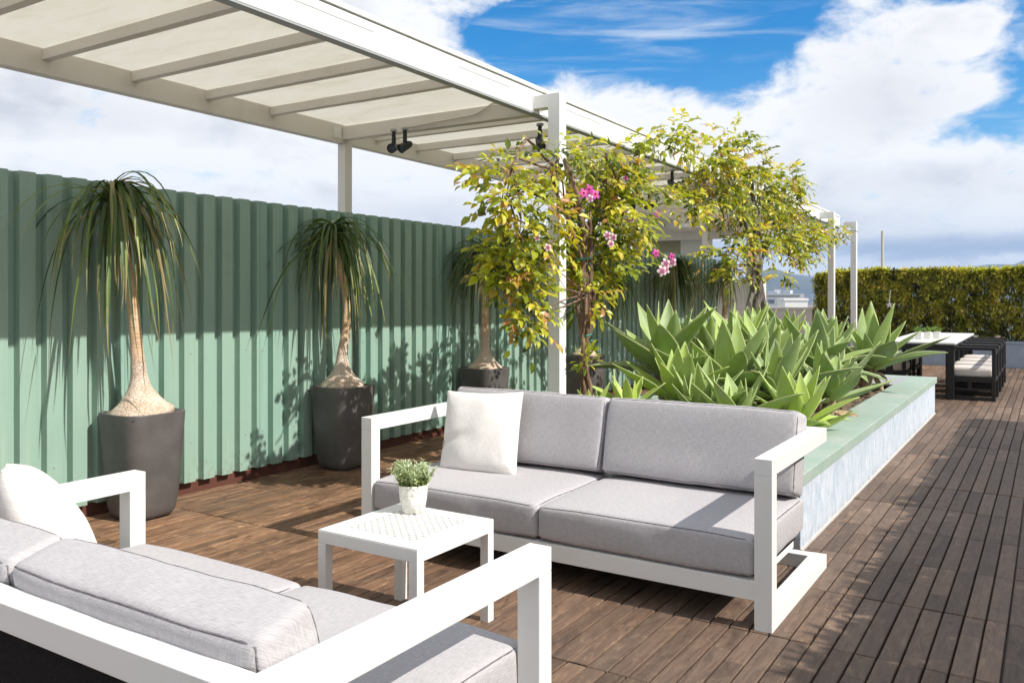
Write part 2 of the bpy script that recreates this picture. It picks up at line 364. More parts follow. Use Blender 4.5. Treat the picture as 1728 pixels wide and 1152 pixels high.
# ------------------------------------------------------------------ mesh helpers
class MB:
    """collects vertices and faces, links them as ONE mesh object"""
    def __init__(s): s.v = []; s.f = []; s.c = []; s.mi = []; s.cur = (0.5, 0, 0.5)
    def face(s, idx, col=None, mi=0):
        s.f.append(idx); s.mi.append(mi)
        if col is None: col = s.cur
        s.c.append(col)
    def box(s, x0, x1, y0, y1, z0, z1, col=None, mi=0):
        b = len(s.v)
        s.v += [(x0, y0, z0), (x1, y0, z0), (x1, y1, z0), (x0, y1, z0), (x0, y0, z1), (x1, y0, z1), (x1, y1, z1), (x0, y1, z1)]
        for q in ((0, 3, 2, 1), (4, 5, 6, 7), (0, 1, 5, 4), (1, 2, 6, 5), (2, 3, 7, 6), (3, 0, 4, 7)):
            s.face(tuple(b + i for i in q), col, mi)
    def tube(s, pts, r, n=8, col=None, cap=True):
        pts = [Vector(p) for p in pts]; b = len(s.v); k = len(pts)
        rr = r if isinstance(r, (list, tuple)) else [r] * k
        ref = Vector((0.3, 0.2, 1)) if abs((pts[-1] - pts[0]).normalized().z) < 0.9 else Vector((1, 0.1, 0))
        for i, p in enumerate(pts):
            t = (pts[min(i + 1, k - 1)] - pts[max(i - 1, 0)]).normalized()
            u = t.cross(ref).normalized(); v = t.cross(u)
            for j in range(n):
                a = 2 * pi * j / n
                s.v.append(tuple(p + (u * cos(a) + v * sin(a)) * rr[i]))
        for i in range(k - 1):
            for j in range(n):
                j2 = (j + 1) % n
                s.face((b + i * n + j, b + i * n + j2, b + (i + 1) * n + j2, b + (i + 1) * n + j), col)
        if cap:
            s.face(tuple(b + j for j in range(n))[::-1], col); s.face(tuple(b + (k - 1) * n + j for j in range(n)), col)
    def grid(s, P, cols, closed=False):
        """P[i][j] points"""
        b = len(s.v); ni = len(P); nj = len(P[0])
        for row in P: s.v += [tuple(p) for p in row]
        for i in range(ni - 1):
            for j in range(nj - 1):
                s.face((b + i * nj + j, b + i * nj + j + 1, b + (i + 1) * nj + j + 1, b + (i + 1) * nj + j), cols[i][j])
    def build(s, name, mat, parent=None, smooth=False, bevel=0.0, color=False, fix=False):
        me = bpy.data.meshes.new(name); me.from_pydata(s.v, [], s.f)
        mats = mat if isinstance(mat, (list, tuple)) else [mat]
        for m in mats: me.materials.append(M[m])
        if len(mats) > 1: me.polygons.foreach_set('material_index', s.mi)
        if color:
            ca = me.color_attributes.new('tone', 'FLOAT_COLOR', 'CORNER')
            data = []
            for p, c in zip(me.polygons, s.c):
                if isinstance(c[0], tuple):
                    for q in c: data += [q[0], q[1], q[2], 1]
                else:
                    for _ in p.vertices: data += [c[0], c[1], c[2], 1]
            ca.data.foreach_set('color', data)
        if fix:
            bm = bmesh.new(); bm.from_mesh(me); bmesh.ops.remove_doubles(bm, verts=bm.verts, dist=1e-5)
            bmesh.ops.recalc_face_normals(bm, faces=bm.faces); bm.to_mesh(me); bm.free()
        if smooth: me.polygons.foreach_set('use_smooth', [True] * len(me.polygons))
        me.update()
        o = bpy.data.objects.new(name, me); C.objects.link(o)
        if parent is not None: o.parent = parent
        if bevel:
            b = o.modifiers.new('bevel', 'BEVEL'); b.width = bevel; b.segments = 2; b.limit_method = 'ANGLE'; b.harden_normals = False
        return o
def tag(o, label=None, cat=None, group=None, kind=None):
    if label: o['label'] = label
    if cat: o['category'] = cat
    if group: o['group'] = group
    if kind: o['kind'] = kind
    return o
def thing(name, label, cat, loc=(0, 0, 0), rz=0.0, group=None):
    o = bpy.data.objects.new(name, None); C.objects.link(o); o.location = loc; o.rotation_euler = (0, 0, rz)
    o.empty_display_size = 0.1
    return tag(o, label, cat, group)
def copy_tree(o, parent=None):
    c = o.copy(); C.objects.link(c)
    if parent is not None: c.parent = parent
    for ch in [x for x in bpy.data.objects if x.parent == o]:
        if ch.name in {y.name for y in []}: continue
        copy_tree(ch, c)
    return c
def boxpart(name, mat, parent, x0, x1, y0, y1, z0, z1, bevel=0.003):
    m = MB(); m.box(x0, x1, y0, y1, z0, z1); return m.build(name, mat, parent, bevel=bevel)
def lathe(prof, n=32, cx=0, cy=0):
    m = MB(); b = 0
    for r, z in prof:
        for j in range(n):
            a = 2 * pi * j / n; m.v.append((cx + r * cos(a), cy + r * sin(a), z))
    for i in range(len(prof) - 1):
        for j in range(n):
            j2 = (j + 1) % n; m.face((i * n + j, i * n + j2, (i + 1) * n + j2, (i + 1) * n + j))
    m.face(tuple(range(n))[::-1]); k = (len(prof) - 1) * n; m.face(tuple(k + j for j in range(n)))
    return m

# ------------------------------------------------------------------ ground and roof slab
g = MB(); g.box(-5100, 5100, -5100, 5100, -41, -40)
tag(g.build('ground', 'city_ground'), kind='structure')
g = MB(); g.box(-5.6, 4.0, -5, 19.2, -39.9, -0.055)
tag(g.build('terrace_slab', 'slab'), kind='structure')
# deck of square tiles, eight boards each
dk = MB(); PT = 0.66; NB = 8; bp = PT / NB
rnd = random.Random(3)
y0 = 3.50 - PT * 9
i = 0
x_right = -0.155 + PT * 4
for it in range(0, 14):
    for jt in range(0, 36):
        ya = y0 + jt * PT; 
        if ya > 18.4: break
        tdz = rnd.uniform(-0.0015, 0.0015); tdx = rnd.uniform(-0.002, 0.002); tt = rnd.random()
        for k in range(NB):
            xr = x_right - it * PT - k * bp
            xa = xr - bp + 0.0038; xb = xr - 0.0038
            if xb < -5.16 or xa > 2.42: continue
            xa = max(xa, -5.16)
            wx = min(1, max(0, ((xa + 3.4) / 2.2)))
            wx = min(1, max(0, wx + rnd.uniform(-0.12, 0.12)))
            cut = [(ya + 0.003, ya + PT - 0.003)]
            if rnd.random() < 0.16:
                mid = ya + PT * rnd.choice([0.5, 0.33, 0.66]); cut = [(ya + 0.003, mid - 0.0008), (mid + 0.0008, ya + PT - 0.003)]
            for (yb, yc) in cut:
                dz = tdz + rnd.uniform(-0.0012, 0.0012); ch = 0.0028
                col = (rnd.random() * 0.75 + tt * 0.25, rnd.random() * 0.7 + tt * 0.3, wx)
                b = len(dk.v); X0, X1 = xa + tdx, xb + tdx
                for (e, z) in ((0, -0.03), (0, -ch + dz), (ch, dz)):
                    dk.v += [(X0 + e, yb + e, z), (X1 - e, yb + e, z), (X1 - e, yc - e, z), (X0 + e, yc - e, z)]
                for lv in (0, 4):
                    for q in range(4):
                        q2 = (q + 1) % 4; dk.face((b + lv + q, b + lv + q2, b + lv + 4 + q2, b + lv + 4 + q), col)
                dk.face((b + 8, b + 9, b + 10, b + 11), col)
tag(dk.build('deck', 'deck_wood', color=True), kind='structure')
g = MB(); g.box(-5.3, 3.2, -3.5, 18.7, -0.05, -0.032)
tag(g.build('deck_underlay', 'black_plastic'), kind='structure')

# ------------------------------------------------------------------ fence
fe = thing('metal_fence', 'tall green corrugated metal fence along the left edge of the deck', 'fence', (-5.05, 0, 0))
P = 0.158; FY0, FY1 = 0.4, 14.74
def ftop(y): return 2.135 - 0.0085 * y
m = MB(); rnd = random.Random(5)
y = FY0; q = 0; D = 0.050
prof = []
while y < FY1:
    tone = 0.15 + 0.3 * rnd.random()
    if q % 7 in (4,): tone = 0.95
    if q % 7 == 5: tone = 0.75
    lap = (q % 7 == 4)
    prof.append((y, 0.0, tone)); prof.append((y + 0.092, 0.0, tone)); prof.append((y + 0.098, -D, tone)); prof.append((y + 0.150, -D, tone))
    y += P; q += 1
for a, b in zip(prof, prof[1:]):
    ya, xa, t = a; yb, xb, _ = b
    for thick in (0.0, -0.0015):
        bs = len(m.v)
        zl = 0.088
        m.v += [(xa + thick, ya, zl), (xb + thick, yb, zl), (xb + thick, yb, ftop(yb)), (xa + thick, ya, ftop(ya))]
        m.face((bs, bs + 1, bs + 2, bs + 3) if thick == 0 else (bs + 3, bs + 2, bs + 1, bs), (t, 0, 0))
m.build('corrugated_sheet', 'fence_green', fe, color=True)
for k in range(q):  # lap seams: a thin raised edge on every seventh rib
    if k % 7 == 4:
        m = MB(); yy = FY0 + k * P
        m.box(0.0005, 0.004, yy + 0.028, yy + 0.036, 0.09, ftop(yy) - 0.002, (0.9, 0, 0))
        m.build('lap_seam', 'fence_green', fe, color=True)
boxpart('base_board', 'base_brown', fe, -0.095, -0.055, FY0, FY1, -0.02, 0.12)
boxpart('back_rail', 'grey_steel', fe, -0.10, -0.058, FY0, FY1, 1.85, 1.92)
boxpart('back_rail', 'grey_steel', fe, -0.10, -0.058, FY0, FY1, 0.62, 0.68)
scr = lathe([(0.0055, 0), (0.0055, 0.003), (0.003, 0.0045)], 8)
s0 = None; cnt = 0
for k in range(0, min(q, 60)):
    if k % 3 and k % 7 != 4: continue
    for z in (0.36, 0.98, 1.55):
        if cnt >= 90: break
        if s0 is None: s0 = scr.build('screw', 'grey_steel', fe); s = s0
        else:
            s = s0.copy(); C.objects.link(s)
        s.parent = fe; s.location = (0.0005, FY0 + k * P + 0.05 + rnd.uniform(-.01, .01), z + rnd.uniform(-.01, .01)); s.rotation_euler = (0, pi / 2, 0); cnt += 1

# ------------------------------------------------------------------ pergola
pg = thing('pergola', 'long white steel pergola with cream translucent roof running above the fence', 'pergola', (-4.2, 5.5, 0))
def zr(y): return -0.013 * (y - 5.5)          # the roof falls a little along its length
def beam(name, mat, x0, x1, y0, y1, z0, z1, bevel=0.003):
    """world coordinates; the z follows the fall of the roof"""
    m = MB(); b = 0
    m.v = [(x - (-4.2), yy - 5.5, z + zr(yy)) for z in (z0, z1) for (x, yy) in ((x0, y0), (x1, y0), (x1, y1), (x0, y1))]
    for qd in ((0, 3, 2, 1), (4, 5, 6, 7), (0, 1, 5, 4), (1, 2, 6, 5), (2, 3, 7, 6), (3, 0, 4, 7)): m.face(qd)
    return m.build(name, mat, pg, bevel=bevel)
RY0, RY1 = -1.5, 16.35
beam('fascia', 'white_roof', -3.30, -3.282, RY0, RY1, 2.762, 2.925, 0.002)
beam('fascia_lip', 'grey_steel', -3.35, -3.284, RY0, RY1, 2.750, 2.7605, 0)
beam('flashing', 'grey_steel', -3.40, -3.30, RY0, RY1, 2.928, 2.934, 0)
beam('roof_edge', 'white_roof', -3.42, -3.274, RY0, RY1, 2.936, 2.966, 0.002)
for k in range(9):       # slots pressed into the fascia
    yy = 3.05 + k * 1.45
    beam('slot', 'grey_steel', -3.2819, -3.2806, yy, yy + 0.62, 2.872, 2.877, 0)
beam('gutter_beam', 'beige_beam', -5.35, -5.27, RY0, RY1, 2.722, 2.90, 0.004)
yr = 5.5 - 0.615 * 11 - 0.19
k = 0
raf_y = [RY0 + 0.05 + 0.6 * i for i in range(6)] + [2.25, 2.86, 3.46, 4.06, 4.67, 5.92, 6.52, 7.12, 7.72, 8.32, 8.92, 9.52, 10.75, 11.35, 11.95, 12.55, 13.15, 13.75, 14.35, 15.3, 15.8]
for yy in raf_y:
    beam('rafter', 'beige_beam', -5.268, -3.352, yy, yy + 0.055, 2.812, 2.878, 0.002)
beam('roof_sheet', 'roof_sheet', -5.40, -3.34, RY0, RY1, 2.882, 2.886, 0)
for yy in [1.0, 3.3, 5.45, 8.0, 10.6, 13.2]:
    beam('sheet_clip', 'black_plastic', -3.42, -3.36, yy, yy + 0.7, 2.968, 2.973, 0)
POST = [5.49, 10.32, 14.78, 16.68]
for i, yy in enumerate(POST):
    zt = 2.88 + zr(yy)
    px, py = -3.1 + 4.2, yy - 5.5
    mb = MB(); mb.box(px - 0.05, px + 0.05, py - 0.05, py + 0.05, 0.0, zt); mb.build('outer_post', 'white_metal', pg, bevel=0.004)
    mb = MB(); mb.box(px - 0.176, px - 0.0505, py - 0.047, py + 0.047, zt - 0.10, zt - 0.001); mb.build('bracket', 'white_metal', pg, bevel=0.003)
    mb = MB(); mb.box(px - 0.181, px - 0.1765, py - 0.055, py + 0.09, zt - 0.125, zt + 0.01); pl = mb.build('bracket_plate', 'white_metal', pg, bevel=0.001)
    for dy in (-0.03, 0.07):
        for dz in (-0.10, -0.03):
            s = s0.copy(); C.objects.link(s); s.name = 'bolt'; s.parent = pl; s.location = (px - 0.1765, py + dy, zt + dz); s.rotation_euler = (0, pi / 2, 0)
    if i < 3:
        mb = MB(); mb.box(-5.3 + 4.2 - 0.045, -5.3 + 4.2 + 0.045, py + 0.02, py + 0.11, -0.05, 2.722 + zr(yy) - 0.001); mb.build('inner_post', 'beige_beam', pg, bevel=0.004)
        beam('cross_beam', 'beige_beam', -5.268, -3.352, yy + 0.0, yy + 0.08, 2.752, 2.868, 0.003)
        beam('joint_plate', 'white_metal', -5.27, -5.262, yy - 0.11, yy - 0.02, 2.755, 2.85, 0.001)
beam('end_beam', 'white_roof', -5.268, -3.302, RY1 - 0.06, RY1, 2.74, 2.88)
m = MB(); m.tube([(-4.50, 5.465, 2.775), (-4.2, 5.465, 2.79), (-3.86, 5.465, 2.805), (-3.80, 5.465, 2.815), (-3.66, 5.462, 2.87), (-3.4, 5.462, 2.875)], 0.009, 8)
o = m.build('conduit', 'beige_beam', pg, smooth=True); o.location = (4.2, -5.5, 0)
# spotlights hang from the pergola and are things of their own
def spotlight(label, x, y, z, rx, rz, group='black spotlights under the pergola roof', s=1.0):
    t = thing('spotlight', label, 'spotlight', (x, y, z), rz, group)
    m = MB(); m.box(-0.022, 0.022, -0.022, 0.022, -0.02, 0.0); m.build('mount', 'grey_steel', t, bevel=0.003)
    m = MB(); m.tube([(0, 0, -0.0205), (0, 0, -0.12)], [0.016, 0.019], 12); m.build('arm', 'black_plastic', t, smooth=False)
    hd = lathe([(0.020, -0.07), (0.030, -0.05), (0.034, 0.0), (0.040, 0.045), (0.041, 0.05), (0.036, 0.05), (0.030, 0.035)], 20).build('lamp_head', 'black_plastic', t, smooth=True)
    hd.location = (0, 0, -0.155); hd.rotation_euler = (rx, 0.25, 0)
    ln = lathe([(0.029, 0.030), (0.029, 0.036)], 16).build('lens', 'house_glass', hd)
    return t
spotlight('left one of the black spotlight pair hanging from the cross beam over the fence', -4.62, 5.42, 2.765, radians(105), radians(20))
spotlight('right one of the black spotlight pair hanging from the cross beam over the fence', -4.50, 5.42, 2.765, radians(120), radians(-8))
spotlight('black spotlight under the roof edge just left of the nearest white post', -3.42, 5.78, 2.745, radians(140), radians(60))
spotlight('black spotlight under the roof edge between the two climbing vines', -3.42, 8.55, 2.72, radians(130), radians(75))
spotlight('left one of two far black spotlights seen through the nearest vine', -4.25, 9.3, 2.60, radians(95), radians(90))
spotlight('right one of two far black spotlights seen through the nearest vine', -4.05, 9.4, 2.60, radians(95), radians(-90))

# ------------------------------------------------------------------ cushions
def cushion_mesh(name, L, W, T, r, puff, mat, parent, seed=0, wr=0.004, n=26, dome=0.0):
    def axis(h, n):
        out = []; k = 4
        for i in range(k): out.append(-h + r * (1 - cos(pi / 2 * i / k)))
        for i in range(n + 1): out.append(-h + r + (2 * h - 2 * r) * i / n)
        out += [-v for v in out[:k]][::-1]
        return out
    hx, hy, hz = L / 2, W / 2, T / 2
    ax, ay, azz = axis(hx, n), axis(hy, max(8, n // 2)), axis(hz, 4)
    mb = MB()
    def place(x, y, z):
        c = Vector((max(-hx + r, min(hx - r, x)), max(-hy + r, min(hy - r, y)), max(-hz + r, min(hz - r, z))))
        d = Vector((x, y, z)) - c
        p = c + (d.normalized() * r if d.length > 1e-6 else d)
        u, v, t = x / hx, y / hy, z / hz
        p.z += puff * (1 - u ** 4) * (1 - v ** 4) * t
        p.y += 0.35 * puff * (1 - u ** 2) * (1 - t * t) * (1 if v > 0 else -1) * abs(v)
        p.x += 0.35 * puff * (1 - v ** 2) * (1 - t * t) * (1 if u > 0 else -1) * abs(u)
        nn = mnoise.noise(Vector((p.x * 5 + seed * 9.1, p.y * 5, p.z * 7))) + 0.5 * mnoise.noise(Vector((p.x * 13 + seed, p.y * 13, p.z * 13)))
        p += p.normalized() * nn * wr * 1.6
        if dome: p.z -= dome * math.exp(-((u - 0.1) ** 2 * 3 + (v + 0.05) ** 2 * 3)) * max(t, 0)
        # gathered corners
        e = max(0, abs(u) * abs(v) - 0.6) * 0.02
        p.z -= e * t
        return p
    def sheet(A, B, fn):
        rows = [[place(*fn(a, b)) for b in B] for a in A]
        mb.grid(rows, [[(0.5, 0, 0)] * (len(B) - 1)] * (len(A) - 1))
    for s in (-1, 1):
        sheet(ax, ay, lambda a, b: (a, b, s * hz)); sheet(ax, azz, lambda a, b: (a, s * hy, b)); sheet(ay, azz, lambda a, b: (s * hx, a, b))
    o = mb.build(name, mat, parent, smooth=True, fix=True)
    # piping: a seam line around the top and the bottom edge
    for s in (1, -1):
        loop = []
        rr = r * 0.30
        per = []
        N = 30
        ex, ey = hx - rr, hy - rr
        for i in range(N): per.append((-ex + 2 * ex * i / N, -hy))
        for i in range(12): per.append((hx, -ey + 2 * ey * i / 12))
        for i in range(N): per.append((ex - 2 * ex * i / N, hy))
        for i in range(12): per.append((-hx, ey - 2 * ey * i / 12))
        per.append(per[0])
        pts = []
        for (x, y) in per:
            q = place(x, y, s * (hz - 0.0001)); 
            pts.append(q + q.normalized() * 0.0)
        pm = MB(); pm.tube(pts, 0.0027, 5, cap=False); pm.build('piping', 'piping', o, smooth=True)
    return o
def pillow_mesh(name, S, T, mat, parent, seed=0):
    mb = MB(); n = 36
    def pt(u, v, s):
        e = 1 - 0.045 * (1 - v * v) if abs(u) > 0 else 1
        x = u * S / 2 * (1 - 0.06 * (1 - v * v) * u * u); y = v * S / 2 * (1 - 0.06 * (1 - u * u) * v * v)
        h = ((1 - u * u) * (1 - v * v)); h = max(h, 0) ** 0.42
        z = s * T / 2 * h
        # creases pulled toward the corners and one deep fold
        a = mnoise.noise(Vector((x * 7 + seed * 3, y * 7, s)))
        z += s * 0.012 * a * min(1, h * 1.4)
        fold = math.exp(-((v + 0.22 - 0.25 * (u + 0.7)) / 0.09) ** 2) * max(0, 0.75 - abs(u + 0.85)) if seed % 2 else math.exp(-((v - 0.1 + 0.3 * u) / 0.1) ** 2) * max(0, 0.6 - abs(u - 0.6))
        z -= s * 0.035 * fold
        cr = math.exp(-((abs(u) - abs(v)) / 0.16) ** 2) * abs(u) * 0.010 * mnoise.noise(Vector((x * 24, y * 24, seed)))
        z += s * cr
        return (x, y, z)
    for s in (-1, 1):
        rows = [[pt(sin(pi / 2 * (-1 + 2 * i / n)), sin(pi / 2 * (-1 + 2 * j / n)), s) for j in range(n + 1)] for i in range(n + 1)]
        mb.grid(rows, [[(0.5, 0, 0)] * n] * n)
    return mb.build(name, mat, parent, smooth=True, fix=True)

def sofa(label, loc, rz, L, D, H, seat_top, back_top, seed, black_back=False):
    """origin: floor, centre of the front line; +y runs to the back"""
    t = thing('outdoor_sofa', label, 'sofa', loc, rz, 'white framed lounge sofas facing each other')
    w = 0.075; h = L / 2
    for s in (-1, 1):
        xa, xb = (s * h - (w if s > 0 else 0), s * h + (0 if s > 0 else w))
        boxpart('front_leg', 'white_metal', t, xa, xb, 0, 0.07, 0, H - 0.0705, 0.0025)
        boxpart('armrest', 'white_metal', t, xa, xb, 0, D, H - 0.07, H, 0.0025)
        boxpart('floor_runner', 'white_metal', t, xa, xb, 0.0705, D, 0, 0.07, 0.0025)
    ia, ib = -h + w + 0.0005, h - w - 0.0005
    boxpart('back_rail', 'white_metal', t, ia, ib, D - 0.075, D - 0.001, H - 0.069, H - 0.001, 0.0025)
    boxpart('floor_crossbar', 'white_metal', t, ia, ib, D - 0.072, D - 0.002, 0.001, 0.069, 0.0025)
    sb = seat_top - 0.195
    boxpart('seat_rail', 'white_metal', t, ia, ib, 0.005, 0.065, sb - 0.085, sb - 0.003, 0.0025)
    boxpart('seat_rail', 'white_metal', t, ia + 0.14, ib - 0.14, D - 0.20, D - 0.14, sb - 0.085, sb - 0.003, 0.0025)
    for s in (-1, 1):
        xa = s * (h - w - 0.06) - 0.02
        boxpart('seat_side_rail', 'white_metal', t, xa, xa + 0.04, 0.0655, D - 0.2005, sb - 0.07, sb - 0.005)
    boxpart('seat_support', 'mesh_black', t, ia + 0.03, ib - 0.03, 0.066, D - 0.201, sb - 0.025, sb - 0.006, 0)
    if black_back:
        boxpart('back_panel', 'mesh_black', t, ia + 0.002, ib - 0.002, D - 0.05, D - 0.03, 0.0705, H - 0.072, 0)
    cl = (L - 2 * w) / 2
    for i, s in enumerate((-1, 1)):
        c = cushion_mesh('seat_cushion', cl - 0.006, D - 0.13, 0.175, 0.026, 0.016, 'fabric_grey', t, seed + i, 0.0038, dome=0.016)
        c.location = (s * cl / 2, (D - 0.13) / 2 + 0.002, seat_top - 0.105)
        bh = back_top - seat_top + 0.01
        c = cushion_mesh('back_cushion', cl - 0.012, bh, 0.175, 0.026, 0.012, 'fabric_grey', t, seed + 5 + i, 0.004)
        c.location = (s * cl / 2, D - 0.195, seat_top + bh / 2 - 0.006)
        c.rotation_euler = (radians(90 - 15), 0, 0)
    return t
s1 = sofa('grey cushioned sofa with white frame at the end of the raised planter, facing the camera', (-2.10, 3.515, 0), 0, 2.26, 1.0, 0.715, 0.40, 0.805, 1)
s2 = sofa('grey cushioned sofa seen from behind in the near left corner', (-2.245, 2.155, 0), pi, 2.02, 1.10, 0.66, 0.395, 0.735, 21, True)
p = pillow_mesh('throw_pillow', 0.49, 0.20, 'fabric_white', None, 1)
tag(p, 'square off-white throw pillow leaning on the far sofa facing the camera', 'pillow', 'off-white throw pillows')
p.location = (-2.80, 4.06, 0.59); p.rotation_euler = (radians(90 - 17), radians(-1.5), radians(10))
p = pillow_mesh('throw_pillow', 0.54, 0.24, 'fabric_white', None, 2)
tag(p, 'off-white throw pillow slumped on the near sofa at the left edge', 'pillow', 'off-white throw pillows')
p.location = (-2.92, 1.60, 0.575); p.rotation_euler = (radians(90 - 28), radians(8), radians(180 - 28))

# ------------------------------------------------------------------ coffee table
ct = thing('coffee_table', 'small square white metal side table with perforated top between the sofas', 'table', (-2.28, 2.765, 0))
hs = 0.26; TZ = 0.43
for sx in (-1, 1):
    for sy in (-1, 1):
        xa = sx * hs - (0.042 if sx > 0 else 0); ya = sy * hs - (0.042 if sy > 0 else 0)
        boxpart('leg', 'white_metal', ct, xa, xa + 0.042, ya, ya + 0.042, 0, TZ - 0.0505, 0.002)
for sy in (-1, 1):
    ya = sy * hs - (0.042 if sy > 0 else 0); boxpart('apron', 'white_metal', ct, -hs, hs, ya, ya + 0.042, TZ - 0.05, TZ - 0.0005, 0.002)
    xa = sy * hs - (0.042 if sy > 0 else 0); boxpart('apron', 'white_metal', ct, xa, xa + 0.042, -hs + 0.0425, hs - 0.0425, TZ - 0.05, TZ - 0.0005, 0.002)
m = MB(); n = 9; mg = 0.085; cs = (2 * (hs - mg)) / n
def cell(x0, y0, s, hole):
    cx, cy = x0 + s / 2, y0 + s / 2; b = len(m.v)
    sq = [(1, 0), (1, 1), (0, 1), (-1, 1), (-1, 0), (-1, -1), (0, -1), (1, -1)]
    m.v += [(cx + a * s / 2, cy + c * s / 2, 0) for a, c in sq]
    if not hole: m.face(tuple(b + i for i in range(8))); return
    m.v += [(cx + hole * cos(i * pi / 4), cy + hole * sin(i * pi / 4), 0) for i in range(8)]
    for i in range(8):
        j = (i + 1) % 8; m.face((b + i, b + j, b + 8 + j, b + 8 + i))
# two interleaved lattices make the staggered pattern
half = cs / 2
for i in range(2 * n):
    for j in range(2 * n):
        cell(-hs + mg + i * half, -hs + mg + j * half, half, 0.0090 if (i + j) % 2 == 0 else 0)
e0, e1 = hs - mg, hs - 0.001
b = len(m.v)
for (x0, x1, ya, yb) in ((-e1, e1, -e1, -e0), (-e1, e1, e0, e1), (-e1, -e0, -e0, e0), (e0, e1, -e0, e0)):
    b = len(m.v); m.v += [(x0, ya, 0), (x1, ya, 0), (x1, yb, 0), (x0, yb, 0)]; m.face((b, b + 1, b + 2, b + 3))
o = m.build('perforated_top', 'white_metal', ct, fix=True); o.location = (0, 0, TZ + 0.003)
so = o.modifiers.new('thick', 'SOLIDIFY'); so.thickness = 0.003; so.offset = -1

# ------------------------------------------------------------------ leaves helpers
def leaf_quad(m, base, d, L, W, up, tone, fold=0.15, tip=0.0):
    d = d.normalized(); side = d.cross(up)
    side = side.normalized() if side.length > 1e-4 else Vector((1, 0, 0))
    nrm = side.cross(d).normalized()
    b = len(m.v)
    p0 = base; p1 = base + d * L * 0.35 + nrm * L * 0.05; p2 = base + d * L * 0.72 + nrm * L * 0.03; p3 = base + d * L - nrm * L * 0.06
    f = nrm * W * fold
    m.v += [tuple(p0), tuple(p1 - side * W / 2 + f), tuple(p1), tuple(p1 + side * W / 2 + f), tuple(p2 - side * W * 0.36 + f), tuple(p2), tuple(p2 + side * W * 0.36 + f), tuple(p3)]
    c = (tone, tip, random.random())
    m.face((b, b + 2, b + 1), c); m.face((b, b + 3, b + 2), c)
    m.face((b + 1, b + 2, b + 5, b + 4), c); m.face((b + 2, b + 3, b + 6, b + 5), c)
    m.face((b + 4, b + 5, b + 7), c); m.face((b + 5, b + 6, b + 7), c)
def rv(r=random):
    while True:
        v = Vector((r.uniform(-1, 1), r.uniform(-1, 1), r.uniform(-1, 1)))
        if 0.05 < v.length < 1: return v

# potted herb on the coffee table
pp = thing('potted_plant', 'grey-green leafy herb in textured white pot on the perforated table', 'plant', (-2.385, 2.93, TZ + 0.0035))
pr = [(0.044, 0), (0.050, 0.004), (0.060, 0.06), (0.066, 0.118), (0.068, 0.125), (0.062, 0.125), (0.058, 0.112), (0.002, 0.112)]
lathe(pr, 32).build('pot', 'ceramic', pp, smooth=True)
m = MB(); st = MB(); r_ = random.Random(11)
for k in range(120):
    a = r_.uniform(0, 2 * pi); rr = sqrt(r_.random()) * 0.05; ln = r_.uniform(0.04, 0.105) * (1.1 - rr * 6 * 0.5)
    b0 = Vector((rr * cos(a), rr * sin(a), 0.112)); out_ = Vector((cos(a) * rr * 16 + r_.uniform(-.3, .3), sin(a) * rr * 16 + r_.uniform(-.3, .3), 1.3)).normalized()
    b1 = b0 + out_ * ln; st.tube([b0, b1], 0.0012, 4, (0.3, 0, 0), cap=False)
    for q in range(7):
        t = 0.25 + 0.75 * q / 6; p0 = b0.lerp(b1, t)
        for w2 in range(3 if q < 6 else 5):
            d = (rv(r_) + out_ * 0.7).normalized()
            leaf_quad(m, p0, d, r_.uniform(0.014, 0.028), r_.uniform(0.006, 0.011), Vector((0, 0, 1)), min(1, max(0, 0.25 + 0.75 * t * r_.uniform(0.5, 1.2))), 0.1)
m.build('foliage', 'small_leaf', pp, color=True); st.build('stem', 'small_leaf', pp, color=True)

# ------------------------------------------------------------------ ponytail palms and pots
def pot_mesh():
    m = MB(); n = 40; H = 0.66
    prof = [(0.0, 0.0), (0.115, 0.0), (0.138, 0.010), (0.155, 0.035), (0.166, 0.075), (0.185, 0.25), (0.200, 0.50), (0.207, 0.655), (0.207, 0.66), (0.192, 0.66), (0.189, 0.64), (0.0, 0.62)]
    def ring(h, z):
        out = []
        e = 5.0
        for j in range(n):
            a = 2 * pi * (j + 0.5) / n; c, s = cos(a), sin(a)
            k = (abs(c) ** e + abs(s) ** e) ** (-1 / e)
            out.append((h * k * c, h * k * s, z))
        return out
    rows = [ring(max(h, 0.001), z) for h, z in prof]
    for rw in rows: m.v += rw
    for i in range(len(rows) - 1):
        for j in range(n):
            j2 = (j + 1) % n; m.face((i * n + j, i * n + j2, (i + 1) * n + j2, (i + 1) * n + j))
    return m
